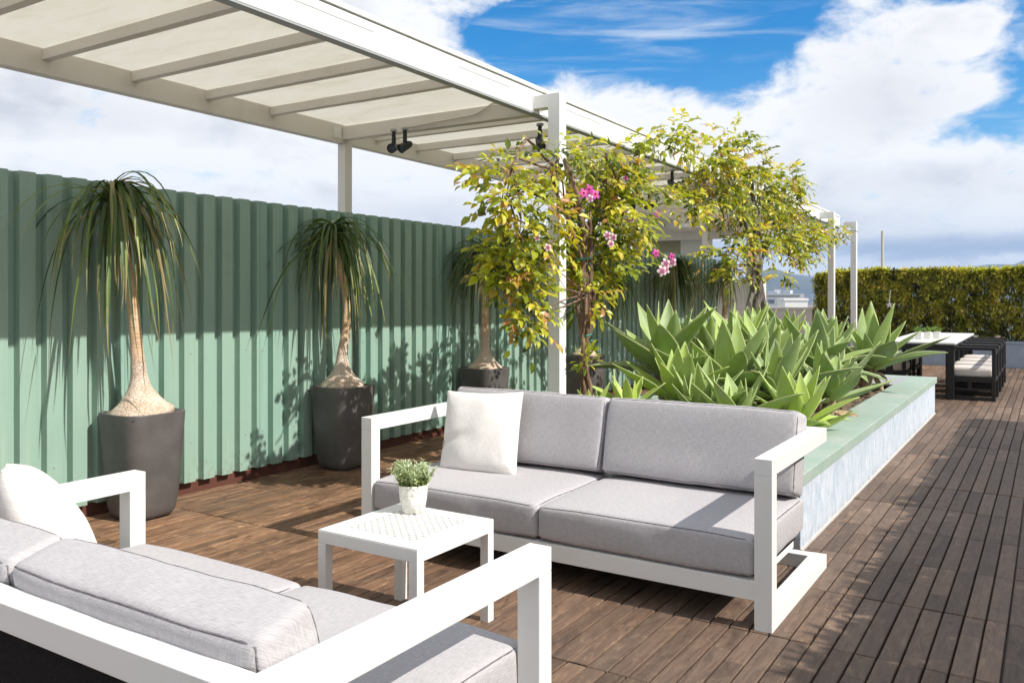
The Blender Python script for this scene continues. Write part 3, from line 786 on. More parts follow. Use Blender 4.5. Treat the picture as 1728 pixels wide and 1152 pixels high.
def palm(loc, label, Ht, bend, lean, nl, Lmin, Lmax, seed, rb=0.17, tr=0.034, leaf_w=0.013, squash=1.0):
    """base of the caudex at loc; bend = list of (height fraction, dx, dy)"""
    r = random.Random(seed)
    t = thing('ponytail_palm', label, 'palm', loc, 0, 'ponytail palms in dark planters along the fence')
    prof = [(0, rb), (0.015, rb * 0.99), (0.04, rb * 0.80), (0.07, rb * 0.58), (0.10, rb * 0.42), (0.135, rb * 0.31), (0.18, rb * 0.25), (0.26, tr * 1.15 + .004), (0.4, tr * 1.05), (0.7, tr * 0.98), (1.0, tr * 0.85)]
    def axis(f):
        for (f0, x0, y0), (f1, x1, y1) in zip(bend, bend[1:]):
            if f <= f1:
                u = (f - f0) / (f1 - f0); u = u * u * (3 - 2 * u) if False else u
                return x0 + (x1 - x0) * u, y0 + (y1 - y0) * u
        return bend[-1][1], bend[-1][2]
    pts = []; rad = []
    N = 46
    for i in range(N + 1):
        f = i / N; zz = f * Ht
        for (z0, r0), (z1, r1) in zip(prof, prof[1:]):
            if f <= z1 + 1e-9 and f >= z0 - 1e-9:
                u = (f - z0) / (z1 - z0); rr = r0 + (r1 - r0) * u; break
        ax_, ay_ = axis(f); pts.append((ax_, ay_, zz)); rad.append(rr * (1 + 0.05 * mnoise.noise(Vector((f * 30, seed, 0)))))
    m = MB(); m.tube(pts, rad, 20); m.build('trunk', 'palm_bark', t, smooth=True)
    top = Vector(pts[-1]); m = MB(); locks = [r.uniform(0, 2 * pi) for _ in range(26)]
    for k in range(nl):
        a = r.choice(locks) + r.gauss(0, 0.07); L = r.uniform(Lmin, Lmax) * (1.22 if r.random() < 0.15 else 1)
        el0 = radians(r.choice([r.uniform(-5, 40), r.uniform(15, 38), r.uniform(-55, 5)]))
        if el0 > 0.3: L = min(L, 0.8)
        d = Vector((cos(a) * cos(el0) * squash, sin(a) * cos(el0), sin(el0)))
        p = top + Vector((0, 0, r.uniform(-0.16, 0.03))) + Vector((cos(a), sin(a), 0)) * 0.02
        W = leaf_w * r.uniform(0.7, 1.25); seg = 11; st = L / seg
        side = Vector((-sin(a), cos(a), 0)); side.rotate(Matrix.Rotation(r.uniform(-0.5, 0.5), 3, d.normalized()))
        tone = r.random() ** 1.3; stiff = r.choice([r.uniform(0.16, 0.24), r.uniform(0.22, 0.42)]); dead = r.random() < 0.10
        rows = []; cols = []
        drift = Vector((r.uniform(-1, 1), r.uniform(-1, 1), 0)) * 0.05
        for i in range(seg + 1):
            tt = i / seg
            wloc = W * (1 - 0.25 * tt) * (1.0 if tt < 0.6 else max(0.06, 1 - (tt - 0.6) / 0.42))
            nrm = side.cross(d).normalized()
            rows.append([p - side * wloc / 2, p + nrm * wloc * 0.22, p + side * wloc / 2])
            bt = max(0, (tt - 0.66) / 0.26) ** 1.0
            if dead: bt = 0.8
            cols.append([(tone * (0.7 + 0.5 * tt), min(1, bt * r.uniform(0.6, 1.0)), 0.5 + 0.5 * tone)] * 2)
            p = p + d * st
            if tt > 0.6:
                drift = drift + Vector((r.uniform(-1, 1), r.uniform(-1, 1), 0)) * 0.10
            d = (d + Vector((0, 0, -stiff * (1.5 if tt < 0.5 else 1.0))) + drift * 0.34).normalized()
        m.grid(rows, cols[:-1])
    o = m.build('crown', 'palm_leaf', t, color=True, smooth=True)
    return t
pm = pot_mesh()
pot0 = thing('planter_pot', 'tall dark grey square pot nearest the camera, in full sun by the green fence', 'pot', (-4.83, 3.25, 0), 0, 'dark grey square pots along the fence')
pm.build('pot_body', 'pot_grey', pot0, smooth=True)
def soil_disc():
    m = MB(); n = 12; h = 0.185
    rows = [[(-h + 2 * h * i / n, -h + 2 * h * j / n, 0.638 + 0.012 * mnoise.noise(Vector((i * .9, j * .9, 0)))) for j in range(n + 1)] for i in range(n + 1)]
    m.grid(rows, [[(0, 0, 0)] * n] * n); return m.build('soil_fill', 'soil', pot0, smooth=True)
soil_disc()
POTS = [(-4.83, 3.25), (-4.82, 5.03), (-4.80, 7.02), (-4.72, 9.02), (-4.68, 11.6), (-4.66, 13.75)]
PL = [None, 'tall dark grey square pot with dappled leaf shadow, second from the left', 'dark grey square pot partly hidden behind the white throw pillow and sofa back',
      'dark grey square pot with vine stems in front, behind the nearest white post', 'dark grey pot hidden behind the agaves by the fence', 'dark grey pot hidden behind the agaves at the fence end']
for (x, y), l in zip(POTS[1:4], PL[1:4]):
    c = copy_tree(pot0); c.location = (x, y, 0); c['label'] = l
for (x, y), l in zip(POTS[4:], PL[4:]):
    c = copy_tree(pot0); c.location = (x, y, 0); c['label'] = l
Z0 = 0.645
palm((-4.82, 3.24, Z0), 'ponytail palm with the widest drooping crown, in the nearest pot at left', 1.40, [(0, 0, 0), (0.25, 0, -0.03), (0.5, 0.0, -0.065), (0.75, 0, -0.125), (1, 0, -0.20)], 0, 120, 0.5, 1.12, 1, rb=0.195, tr=0.032, leaf_w=0.024)
palm((-4.82, 5.02, Z0), 'ponytail palm with curved trunk behind the left arm of the far sofa', 1.30, [(0, 0, 0), (0.2, 0, 0.0), (0.35, 0, 0.045), (0.5, 0, 0.055), (0.62, 0, 0.03), (0.8, 0, -0.06), (1, 0, -0.10)], 0, 130, 0.5, 1.08, 2, rb=0.185, tr=0.031, leaf_w=0.020)
palm((-4.78, 7.0, Z0), 'ponytail palm half hidden behind the leaves of the nearest vine', 1.22, [(0, 0, 0), (0.4, 0, 0.0), (1, 0, -0.02)], 0, 220, 0.55, 0.9, 3, rb=0.18, tr=0.038)
palm((-4.70, 9.0, Z0), 'ponytail palm with leaning forked trunk behind the nearest white post', 1.15, [(0, 0, 0), (0.2, 0, 0.03), (0.6, 0, 0.34), (1, 0, 0.50)], 0, 230, 0.55, 0.95, 4, rb=0.17, tr=0.045)
palm((-4.66, 11.6, Z0), 'ponytail palm with bushy arching crown above the largest agave', 1.22, [(0, 0, 0), (1, 0, 0.15)], 0, 420, 0.55, 1.0, 5, rb=0.18, tr=0.04)
palm((-4.62, 13.85, Z0), 'ponytail palm at the far end of the fence beside the far vine', 1.25, [(0, 0, 0), (1, 0, 0.1)], 0, 320, 0.6, 1.0, 6, rb=0.18, tr=0.04)

# ------------------------------------------------------------------ climbing vines
def vine(label, blobs, trunks, leaf, n_mul, mat_bark, seed, group, extra=None):
    r = random.Random(seed)
    t = thing('climbing_vine', label, 'vine', trunks[0][0][0], 0, group)
    org = Vector(trunks[0][0][0])
    ms = MB()
    for pts, rad in trunks:
        q = [Vector(p) - org for p in pts]
        # subdivide with wobble
        out = []; rads = []
        for a, b, ra, rb in zip(q, q[1:], rad, rad[1:]):
            for i in range(5):
                u = i / 5; out.append(a.lerp(b, u) + Vector((mnoise.noise(a * 3 + Vector((u * 3, 0, 0))), mnoise.noise(a * 5 + Vector((0, u * 3, 0))), 0)) * 0.025); rads.append(ra + (rb - ra) * u)
        out.append(q[-1]); rads.append(rad[-1])
        ms.tube(out, rads, 7)
    ml = MB(); mt = ml
    for (x, y, z, ry, rz) in blobs:
        ry = max(0.12, ry - 0.09); rz = max(0.06, rz - 0.035); rx = min(0.24, ry * 0.75)
        n = max(3, int(n_mul * ry * rz * 1.0 + 4))
        c = Vector((x, y, z))
        for _ in range(n):
            v = rv(r); v = v.normalized() * (v.length ** 0.6)
            p = c + Vector((v.x * rx, v.y * ry, v.z * rz)) * 1.08
            outd = Vector((v.x * 0.6 + r.uniform(-.2, .5), v.y + r.uniform(-.4, .4), v.z * 0.5 + r.uniform(-0.7, 0.35))).normalized()
            Ls = r.uniform(0.07, 0.14) * leaf / 0.06
            e = p + outd * Ls + Vector((0, 0, -0.25 * Ls))
            if r.random() < 0.75: mt.tube([tuple(p - org), tuple((p + e) / 2 - org + Vector((0, 0, 0.01))), tuple(e - org)], [0.0028, 0.002, 0.0012], 3, (0.55, 0.3, 0.2), cap=False)
            k = r.randint(4, 7); tone0 = r.betavariate(1.4, 1.5)
            for i in range(k):
                u = (i + 1) / k; b0 = p.lerp(e, u) - org
                sd = outd.cross(Vector((0, 0, 1))); sd = sd.normalized() if sd.length > .01 else Vector((1, 0, 0))
                dd = outd * 0.6 + sd * (1 if i % 2 else -1) * 0.9 + Vector((0, 0, -0.35)) + rv(r) * 0.5
                if i == k - 1: dd = outd + Vector((0, 0, -0.4))
                L = leaf * r.uniform(0.65, 1.2)
                up = Vector((0.55, 0.0, 0.8)) + rv(r) * 0.5
                leaf_quad(ml, b0, dd, L, L * r.uniform(0.46, 0.62), up, min(1, max(0, tone0 + r.uniform(-.22, .22))), 0.18, 0.0 if r.random() < 0.85 else r.uniform(0.1, 0.5))
    # bare twigs wandering between the clumps
    cs_ = [Vector(b[:3]) for b in blobs]
    for _ in range(len(blobs) * 5):
        a, b = r.choice(cs_), r.choice(cs_)
        if (a - b).length > 0.9: continue
        mid = (a + b) / 2 + rv(r) * 0.22
        pts = []
        for i in range(9):
            u = i / 8; pts.append(tuple(a * (1 - u) ** 2 + mid * 2 * u * (1 - u) + b * u * u - org))
        ms.tube(pts, [0.007 - 0.0005 * i for i in range(9)], 5)
    ms.build('stems', mat_bark, t, smooth=True, color=False)
    ml.build('foliage', 'vine_leaf', t, color=True)
    return t, org
V1 = [(-3.2, 5.02, 2.28, 0.36, 0.13), (-2.95, 4.58, 2.02, 0.27, 0.16), (-2.93, 4.80, 1.88, 0.38, 0.20), (-3.11, 4.88, 1.66, 0.32, 0.20), (-3.1, 4.86, 1.62, 0.26, 0.18), (-3.04, 4.86, 1.42, 0.26, 0.16), (-2.97, 4.92, 1.24, 0.20, 0.11), (-2.92, 5.95, 2.48, 0.36, 0.12), (-3.12, 6.14, 2.33, 0.42, 0.2), (-3.3, 6.9, 2.42, 0.40, 0.12), (-3.3, 7.5, 2.42, 0.34, 0.10), (-3.05, 6.10, 1.98, 0.42, 0.21), (-2.93, 6.26, 2.02, 0.36, 0.17), (-3.15, 5.95, 1.71, 0.34, 0.19), (-3.04, 6.17, 1.66, 0.38, 0.16), (-2.95, 5.68, 1.38, 0.22, 0.11), (-3.1, 6.9, 1.88, 0.24, 0.10), (-2.9, 5.12, 2.36, 0.16, 0.07), (-3.17, 6.63, 2.3, 0.36, 0.08), (-3.2, 5.72, 1.83, 0.16, 0.18)]
T1 = [([(-2.99, 5.74, 0.0), (-3.0, 5.75, 0.4), (-3.0, 5.73, 0.9), (-3.0, 5.73, 1.4), (-3.02, 5.76, 1.85), (-3.0, 5.62, 2.15), (-3.05, 5.5, 2.4)], [0.034, 0.03, 0.028, 0.026, 0.024, 0.018, 0.012]),
      ([(-2.96, 5.70, 0.0), (-2.97, 5.77, 0.5), (-2.97, 5.70, 1.0), (-2.98, 5.79, 1.5), (-3.0, 5.85, 2.0), (-3.1, 6.3, 2.4)], [0.022, 0.021, 0.02, 0.018, 0.014, 0.008]),
      ([(-3.04, 5.80, 0.0), (-3.03, 5.74, 0.5), (-2.97, 5.66, 0.95), (-3.0, 5.62, 1.3), (-3.0, 5.8, 1.9), (-3.1, 5.4, 2.35), (-3.0, 4.9, 2.45), (-2.95, 4.6, 2.2)], [0.02, 0.02, 0.017, 0.016, 0.014, 0.012, 0.010, 0.006]),
      ([(-2.98, 5.68, 0.0), (-3.0, 5.68, 0.4), (-3.02, 5.78, 0.9), (-2.97, 5.82, 1.4), (-3.05, 5.6, 1.9), (-3.0, 5.2, 2.28), (-3.0, 4.8, 2.3)], [0.018, 0.018, 0.017, 0.015, 0.012, 0.010, 0.006])]
v1, o1 = vine('yellow-green vine with pink flowers climbing the nearest white post', V1, T1, 0.080, 1350, 'vine_bark', 31, 'climbing vines on the pergola posts')
V2 = [(-3.06, 7.85, 3.02, 0.38, 0.09), (-2.95, 7.35, 2.8, 0.45, 0.05), (-3.12, 8.72, 2.86, 0.5, 0.16), (-3.17, 9.9, 3.30, 0.34, 0.10), (-3.1, 9.9, 2.98, 0.62, 0.2), (-3.2, 9.26, 2.64, 0.6, 0.21), (-3.17, 10.61, 2.78, 0.65, 0.24), (-3.1, 11.71, 2.93, 0.65, 0.22), (-3.08, 8.26, 2.3, 0.55, 0.10), (-3.17, 9.56, 2.39, 0.6, 0.18), (-3.17, 11.12, 2.52, 0.65, 0.21), (-3.17, 12.3, 2.64, 0.5, 0.16), (-3.09, 10.09, 2.08, 0.5, 0.16), (-3.15, 11.61, 2.16, 0.6, 0.16), (-3.2, 13.5, 2.25, 0.75, 0.18), (-2.96, 11.94, 1.91, 0.25, 0.12), (-3.06, 9.32, 1.9, 0.4, 0.12), (-3.03, 14.2, 2.42, 0.55, 0.13), (-3.18, 10.05, 1.68, 0.32, 0.13), (-2.9, 10.75, 1.63, 0.12, 0.10), (-3.1, 12.6, 2.35, 0.7, 0.15), (-3.1, 12.9, 2.0, 0.3, 0.12)]
T2 = [([(-3.0, 10.15, 0.4), (-3.0, 10.1, 0.9), (-2.98, 10.25, 1.4), (-3.0, 10.2, 1.9), (-3.05, 10.3, 2.5), (-3.1, 10.2, 2.9)], [0.06, 0.055, 0.05, 0.045, 0.035, 0.015]),
      ([(-2.95, 10.0, 0.4), (-3.0, 9.8, 1.1), (-2.97, 9.95, 1.5), (-3.0, 10.25, 2.0), (-3.05, 10.5, 2.5), (-3.1, 10.9, 2.8)], [0.035, 0.033, 0.03, 0.028, 0.02, 0.01]),
      ([(-3.02, 10.3, 0.4), (-3.0, 10.5, 1.0), (-2.96, 10.25, 1.45), (-3.0, 10.05, 1.9), (-3.05, 9.8, 2.4), (-3.1, 9.4, 2.7)], [0.03, 0.03, 0.028, 0.025, 0.02, 0.01]),
      ([(-2.96, 10.1, 0.4), (-2.94, 10.35, 1.1), (-3.0, 10.3, 1.6), (-3.0, 10.6, 2.1), (-3.05, 11.3, 2.6), (-3.1, 12.4, 2.7), (-3.1, 13.6, 2.55)], [0.025, 0.025, 0.022, 0.02, 0.018, 0.014, 0.008])]
v2, o2 = vine('large bushy vine with gnarled grey trunk growing over the roof edge, right of the first', V2, T2, 0.084, 900, 'vine_bark_grey', 47, 'climbing vines on the pergola posts')
# leafy sprout and green ties on the first vine
m = MB(); r_ = random.Random(5)
for _ in range(46):
    v = rv(r_); p = Vector((-2.95 + v.x * .08, 5.66 + v.y * .09, 0.93 + v.z * .09)) - o1
    leaf_quad(m, p, v + Vector((0.3, -0.2, 0.4)), r_.uniform(0.05, 0.09), 0.03, Vector((0.5, 0, 1)), r_.uniform(0.2, 0.75), 0.15)
m.build('basal_sprout', 'vine_leaf', v1, color=True)
for (x, y, z) in ((-2.995, 5.735, 1.04), (-3.0, 5.72, 1.62)):
    m = MB(); pts = [(x + 0.05 * cos(a * pi / 6) - o1.x, y + 0.055 * sin(a * pi / 6) - o1.y, z - o1.z + 0.004 * a) for a in range(14)]
    m.tube(pts, 0.006, 5); m.build('plant_tie', 'tie_green', v1, smooth=True)
def flower(x, y, z, mat, s, seed):
    r = random.Random(seed); m = MB()
    ax = Vector((0.75, -0.55, r.uniform(-0.2, 0.3))).normalized(); u = ax.cross(Vector((0, 0, 1))).normalized(); v = ax.cross(u)
    c = Vector((x, y, z)) - o1
    tube_n = 10
    rings = [(-0.045, 0.004), (-0.03, 0.008), (-0.012, 0.012), (0, 0.015)]
    rows = [[c + ax * a * s + (u * cos(2 * pi * j / tube_n) + v * sin(2 * pi * j / tube_n)) * b * s for j in range(tube_n + 1)] for a, b in rings]
    m.grid(rows, [[(0.5, 0.3, 0)] * tube_n] * (len(rows) - 1))
    for k in range(5):
        a = 2 * pi * k / 5 + r.uniform(-.1, .1); d = u * cos(a) + v * sin(a); sd = ax.cross(d)
        rows = []; cols = []
        for i, (t, wd) in enumerate(((0.010, 0.008), (0.02, 0.013), (0.032, 0.015), (0.041, 0.010), (0.045, 0.003))):
            base = c + d * t * s + ax * (0.004 - 0.01 * (t / 0.045) ** 2) * s
            rows.append([base - sd * wd * s, base + ax * 0.002 * s, base + sd * wd * s]); cols.append([(0.5, i / 4, 0)] * 2)
        m.grid(rows, cols[:-1])
    m.build('flower', mat, v1, color=True, smooth=True)
FLW = [(-2.80, 5.34, 2.11, 'flower_magenta', 1.0), (-2.80, 5.42, 2.145, 'flower_magenta', 1.0), (-2.80, 5.52, 2.12, 'flower_magenta', 1.1), (-2.80, 5.44, 2.08, 'flower_pink', 0.8), (-2.78, 6.62, 2.06, 'flower_magenta', 0.8),
       (-2.78, 6.14, 1.99, 'flower_pink', 0.9), (-2.78, 6.05, 1.97, 'flower_pink', 0.8), (-2.78, 5.68, 1.83, 'flower_pink', 0.9), (-2.78, 5.78, 1.82, 'flower_pink', 0.9), (-2.78, 5.74, 1.77, 'flower_pink', 0.8),
       (-2.74, 6.5, 1.73, 'flower_magenta', 1.0), (-2.72, 6.58, 1.585, 'flower_pink', 1.25), (-2.72, 6.66, 1.65, 'flower_pink', 1.2), (-2.72, 6.80, 1.665, 'flower_pink', 1.25), (-2.70, 6.74, 1.71, 'flower_magenta', 0.9), (-2.72, 6.66, 1.60, 'flower_pink', 1.1)]
FLW += [(-2.80, 4.90, 1.98, 'flower_pink', 0.8), (-2.78, 4.99, 2.02, 'flower_pink', 0.7), (-2.80, 4.70, 1.76, 'flower_pink', 0.7), (-2.78, 4.80, 1.70, 'flower_pink', 0.75), (-2.80, 6.05, 2.30, 'flower_magenta', 0.6)]
for i, (x, y, z, mt_, s) in enumerate(FLW): flower(x, y, z, mt_, s * 0.85, i)
m = MB(); m.tube([tuple(Vector((-3.0, 6.3, 1.85)) - o1), tuple(Vector((-2.85, 6.5, 1.9)) - o1), tuple(Vector((-2.76, 6.66, 1.72)) - o1), tuple(Vector((-2.73, 6.68, 1.62)) - o1)], 0.004, 5)
m.build('flower_stalk', 'vine_bark', v1, smooth=True)

# ------------------------------------------------------------------ raised planter
PX0, PX1, PY0, PY1 = -3.35, -1.135, 4.72, 11.05
rp = thing('raised_planter', 'long raised planter wall washed white and blue with green coping', 'planter', ((PX0 + PX1) / 2, (PY0 + PY1) / 2, 0))
cx, cy = rp.location.x, rp.location.y
def rpbox(name, mat, x0, x1, ya, yb, z0, z1, bv=0.004): return boxpart(name, mat, rp, x0 - cx, x1 - cx, ya - cy, yb - cy, z0, z1, bv)
W_ = 0.31; CO = 0.028
rpbox('side_wall', 'planter_wash', PX1 - W_ + 0.03, PX1 - 0.02, PY0 + 0.02, PY1 - 0.02, -0.03, 0.353)
rpbox('side_wall', 'planter_wash', PX0, PX0 + 0.15, PY0 + 0.02, PY1 - 0.02, -0.03, 0.353)
rpbox('end_wall', 'planter_wash', PX0 + 0.1505, PX1 - W_ + 0.0295, PY0 + 0.02, PY0 + 0.2, -0.03, 0.353)
rpbox('end_wall', 'planter_wash', PX0 + 0.1505, PX1 - W_ + 0.0295, PY1 - 0.2, PY1 - 0.02, -0.03, 0.353)
for ya, yb in ((PY0, 8.29), (8.293, PY1)):
    rpbox('coping', 'coping_green', PX1 - W_, PX1, ya, yb, 0.3535, 0.42)
rpbox('coping', 'coping_green', PX0 - 0.02, PX0 + 0.17, PY0, PY1, 0.3535, 0.42)
rpbox('coping', 'coping_green', PX0 + 0.1705, PX1 - W_ - 0.0005, PY0, PY0 + 0.22, 0.3535, 0.42)
rpbox('coping', 'coping_green', PX0 + 0.1705, PX1 - W_ - 0.0005, PY1 - 0.22, PY1, 0.3535, 0.42)
rpbox('base_line', 'parapet_pale', PX1 - 0.0195, PX1 - 0.012, PY0 + 0.02, PY1 - 0.02, -0.02, 0.006, 0)
m = MB(); nx, ny = 40, 110
rows = [[(PX0 + 0.151 + (PX1 - W_ - PX0 - 0.125) * i / nx - cx, PY0 + 0.201 + (PY1 - PY0 - 0.402) * j / ny - cy, 0.335 + 0.05 * mnoise.noise(Vector((i * .3, j * .3, 1))) + 0.02 * mnoise.noise(Vector((i * 1.1, j * 1.1, 4)))) for j in range(ny + 1)] for i in range(nx + 1)]
m.grid(rows, [[(0, 0, 0)] * ny] * nx); m.build('soil_bed', 'soil', rp, smooth=True)
o = boxpart('access_panel', 'grey_steel', rp, PX1 - W_ - 0.32 - cx, PX1 - W_ + 0.05 - cx, 9.9 - cy, 10.83 - cy, 0.40, 0.4205, 0.001)

# ------------------------------------------------------------------ agaves
def agave(label, x, y, z, L, n, seed, fresh=0.0, spread=1.0, tilt=(0, 0), stem_r=0.05):
    r = random.Random(seed)
    t = thing('agave', label, 'agave', (x, y, 0.33), 0, 'foxtail agaves filling the raised planter')
    m = MB(); hz = z - 0.33
    ms = MB(); ms.tube([(0, 0, -0.02), (tilt[0] * 0.3, tilt[1] * 0.3, hz * 0.5), (tilt[0], tilt[1], hz)], [stem_r * 1.1, stem_r, stem_r * 1.1], 12)
    ms.build('stem', 'agave_stem', t, smooth=True)
    base = Vector((tilt[0], tilt[1], hz)); ga = 2.39996; a0 = r.uniform(0, 6)
    n = int(n * 0.78)
    for k in range(n):
        f = k / (n - 1)                     # 0 outer .. 1 inner
        a = a0 + k * ga + r.uniform(-.15, .15)
        el = radians((12 + 66 * f ** 1.1) + r.uniform(-9, 9)) if spread >= 1 else radians(30 + 50 * f + r.uniform(-8, 8))
        Lk = L * 1.14 * (1.0 - 0.30 * f ** 2) * r.uniform(0.72, 1.15); Wk = Lk * r.uniform(0.26, 0.35)
        out_ = Vector((cos(a), sin(a), 0)); side = Vector((-sin(a), cos(a), 0))
        twist = r.uniform(-0.35, 0.35); curve = r.uniform(-0.05, 0.075) if f < 0.6 else r.uniform(-0.02, 0.02)
        d = out_ * cos(el) + Vector((0, 0, sin(el))); p = base + out_ * stem_r * 0.6 + Vector((0, 0, -0.07 * (1 - f)))
        seg = 12; st = Lk / seg; rows = []; cols = []
        tone = min(1, max(0, 0.15 + 0.45 * r.random() + 0.35 * f * r.random() + fresh)); hook = r.random() < 0.10
        sdv = side.copy(); sdv.rotate(Matrix.Rotation(twist, 3, d))
        for i in range(seg + 1):
            tt = i / seg
            wd = Wk * (0.42 + 0.58 * sin(min(1, tt / 0.48) * pi / 2)) if tt < 0.48 else Wk * max(0.02, (1 - ((tt - 0.48) / 0.52) ** 1.4))
            nrm = sdv.cross(d).normalized(); nrm = -nrm if nrm.z < 0 and el < 1.2 else nrm
            cup = wd * (0.26 - 0.10 * tt)
            lift = nrm
            rows.append([p - sdv * wd * 0.5 + lift * cup, p - sdv * wd * 0.44 + lift * cup * 0.85, p - sdv * wd * 0.22 + lift * cup * 0.2, p, p + sdv * wd * 0.22 + lift * cup * 0.2, p + sdv * wd * 0.44 + lift * cup * 0.85, p + sdv * wd * 0.5 + lift * cup])
            cols.append([(tone, 1, tt), (tone, 0.4, tt), (tone, 0, tt), (tone, 0, tt), (tone, 0.4, tt), (tone, 1, tt)])
            p = p + d * st
            bend = curve + (0.7 * max(0, tt - 0.7) if hook else 0) * 1.0
            d = (d + Vector((0, 0, 1)) * (-bend if not (el > 1.1) else -bend * 0.3) + (out_ * -0.012)).normalized()
        mm = MB(); m.grid(rows, cols)
    dm = MB()
    for k in range(r.randint(4, 7)):
        a = r.uniform(0, 2 * pi); L2 = L * r.uniform(0.3, 0.6); p = base + Vector((cos(a), sin(a), 0)) * stem_r + Vector((0, 0, -0.08 - 0.06 * r.random()))
        d = Vector((cos(a), sin(a), r.uniform(-0.3, 0.2))).normalized(); side = Vector((-sin(a), cos(a), 0)); rows = []
        for i in range(9):
            tt = i / 8; wd = L2 * 0.16 * max(0.05, sin(pi * min(1, 0.3 + 0.7 * tt))); curl = 0.5 * wd * (1 + tt)
            nr = side.cross(d).normalized()
            rows.append([p - side * wd * 0.5 + nr * curl, p, p + side * wd * 0.5 + nr * curl * 0.7])
            p = p + d * L2 / 8; d = (d + Vector((r.uniform(-.12, .12), r.uniform(-.12, .12), -0.22))).normalized()
        dm.grid(rows, [[(0, 0, 0)] * 2] * 8)
    dm.build('dry_leaves', 'dry_leaf', t, smooth=True)
    o = m.build('leaves', 'agave_leaf', t, color=True, smooth=True)
    so = o.modifiers.new('thick', 'SOLIDIFY'); so.thickness = 0.005; so.offset = 0
    return t
AG = [
 ('largest agave rosette at the left of the planter, long blue-green leaves spread before the fence', -2.80, 6.9, 0.74, 0.74, 24, 1, 0.0),
 ('bright fresh-green agave just behind the middle of the far sofa back', -2.50, 6.4, 0.56, 0.50, 26, 2, 0.35),
 ('small yellow-green agave above the gap between the sofa back cushions', -2.74, 5.95, 0.52, 0.32, 22, 3, 0.45),
 ('smallest agave offset at the left tip of the planter bed', -2.95, 5.75, 0.50, 0.26, 18, 4, 0.3),
 ('tall agave with upright striped leaves in the middle of the front row', -2.22, 6.9, 0.62, 0.66, 26, 5, 0.05),
 ('agave reaching up in front of the far vine trunk', -2.75, 8.8, 0.80, 0.62, 22, 6, 0.2),
 ('agave with wide blue-green leaves behind the right sofa cushion', -1.88, 6.9, 0.58, 0.60, 26, 7, -0.05),
 ('low fresh-green agave spilling over the coping beside the sofa arm', -1.52, 6.15, 0.47, 0.46, 28, 8, 0.4),
 ('agave with twisted leaves leaning over the coping, in the middle of the bed', -1.80, 8.0, 0.66, 0.62, 24, 9, -0.05),
 ('separate agave on a bare stem at the far right end of the planter', -1.66, 9.45, 0.66, 0.66, 26, 10, 0.0),
 ('agave at the back of the bed between the far vine and the hedge', -2.47, 9.6, 0.80, 0.55, 20, 11, 0.1),
 ('agave with grey-green leaves behind the tall front one', -2.30, 8.0, 0.72, 0.60, 24, 12, 0.0),
 ('agave half hidden behind the largest rosette', -2.80, 7.9, 0.70, 0.58, 20, 13, 0.0),
 ('agave below the two far white posts', -2.20, 10.1, 0.76, 0.50, 20, 14, 0.1),
 ('agave pressed against the sofa back, in the shade of the others', -1.90, 6.0, 0.46, 0.48, 22, 15, 0.05),
 ('agave behind the right half of the far sofa, leaves crossing each other', -1.52, 7.15, 0.58, 0.56, 22, 16, 0.0),
 ('agave with broken brown leaf tips in front of the hedge', -1.92, 8.9, 0.74, 0.56, 22, 17, 0.0),
 ('agave at the far back corner of the bed under the far vine', -2.90, 10.0, 0.84, 0.5, 18, 18, 0.1),
 ('agave low between the fresh-green one and the tall striped one', -2.24, 6.15, 0.48, 0.46, 22, 19, 0.1)]
for a in AG: agave(*a, tilt=(0.08, 0.05) if 'separate' in a[0] else (0, 0), stem_r=0.06 if 'separate' in a[0] else 0.05)

# ------------------------------------------------------------------ hedges
def hedge(label, x0, x1, y0, y1, z0, z1, n, seed, along='x', ncane=60, leaf=0.075, core=True):
    r = random.Random(seed); org = Vector(((x0 + x1) / 2, (y0 + y1) / 2, 0))
    t = thing('bamboo_hedge', label, 'hedge', org, 0)
    m = MB()
    for _ in range(n):
        u, v = r.random(), r.random(); zz = 1 - r.random() ** 1.25 if r.random() < 0.75 else r.random()
        x = x0 + (x1 - x0) * u; y = y0 + (y1 - y0) * v; z = z0 + (z1 - z0) * zz
        # most of the leaves sit near the clipped faces
        if r.random() < 0.7:
            if along == 'x': y = y0 + abs(r.gauss(0, 0.10))
            else: x = (x0 if r.random() < .6 else x1) + r.gauss(0, 0.04)
        if r.random() < 0.22: z = z1 - abs(r.gauss(0, 0.05)) + 0.03
        bump = 0.05 * mnoise.noise(Vector((x * 1.7, y * 1.7, z * 1.7)))
        # rounded top corners
        if along == 'x':
            e = min(x - x0, 0.35)
            if z > z1 - 0.12 + e * 0.35: z -= 0.1
            y += bump
        clump = mnoise.noise(Vector((x * 5, y * 5, z * 5)))
        if clump < -0.22 and r.random() < 0.7: continue
        p = Vector((x, y, z + bump)) - org
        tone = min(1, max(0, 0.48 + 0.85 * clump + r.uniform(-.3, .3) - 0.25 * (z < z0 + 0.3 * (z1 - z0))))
        k = r.randint(2, 4); d0 = rv(r) + Vector((0, -0.5, 0.25) if along == 'x' else (-0.3, 0, 0.25))
        for i in range(k):
            leaf_quad(m, p, d0 + rv(r) * 0.8, leaf * r.uniform(0.6, 1.25), leaf * 0.27, Vector((0, -0.3, 1)), tone, 0.1, 0.0 if r.random() < 0.8 else r.uniform(0.3, 0.9))
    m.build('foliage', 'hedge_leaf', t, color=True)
    m = MB()
    for i in range(ncane):
        x = r.uniform(x0 + 0.03, x1 - 0.03); y = r.uniform(y0 + 0.05, y1 - 0.03) - org.y; x -= org.x
        dx, dy = r.uniform(-.09, .09), r.uniform(-.05, .05)
        m.tube([(x, y, z0 - 0.05), (x + dx * .5, y + dy * .5, (z0 + z1) / 2), (x + dx, y + dy, z1 - 0.08)], [0.011, 0.009, 0.005], 5)
    m.build('canes', 'cane', t, smooth=True)
    return t
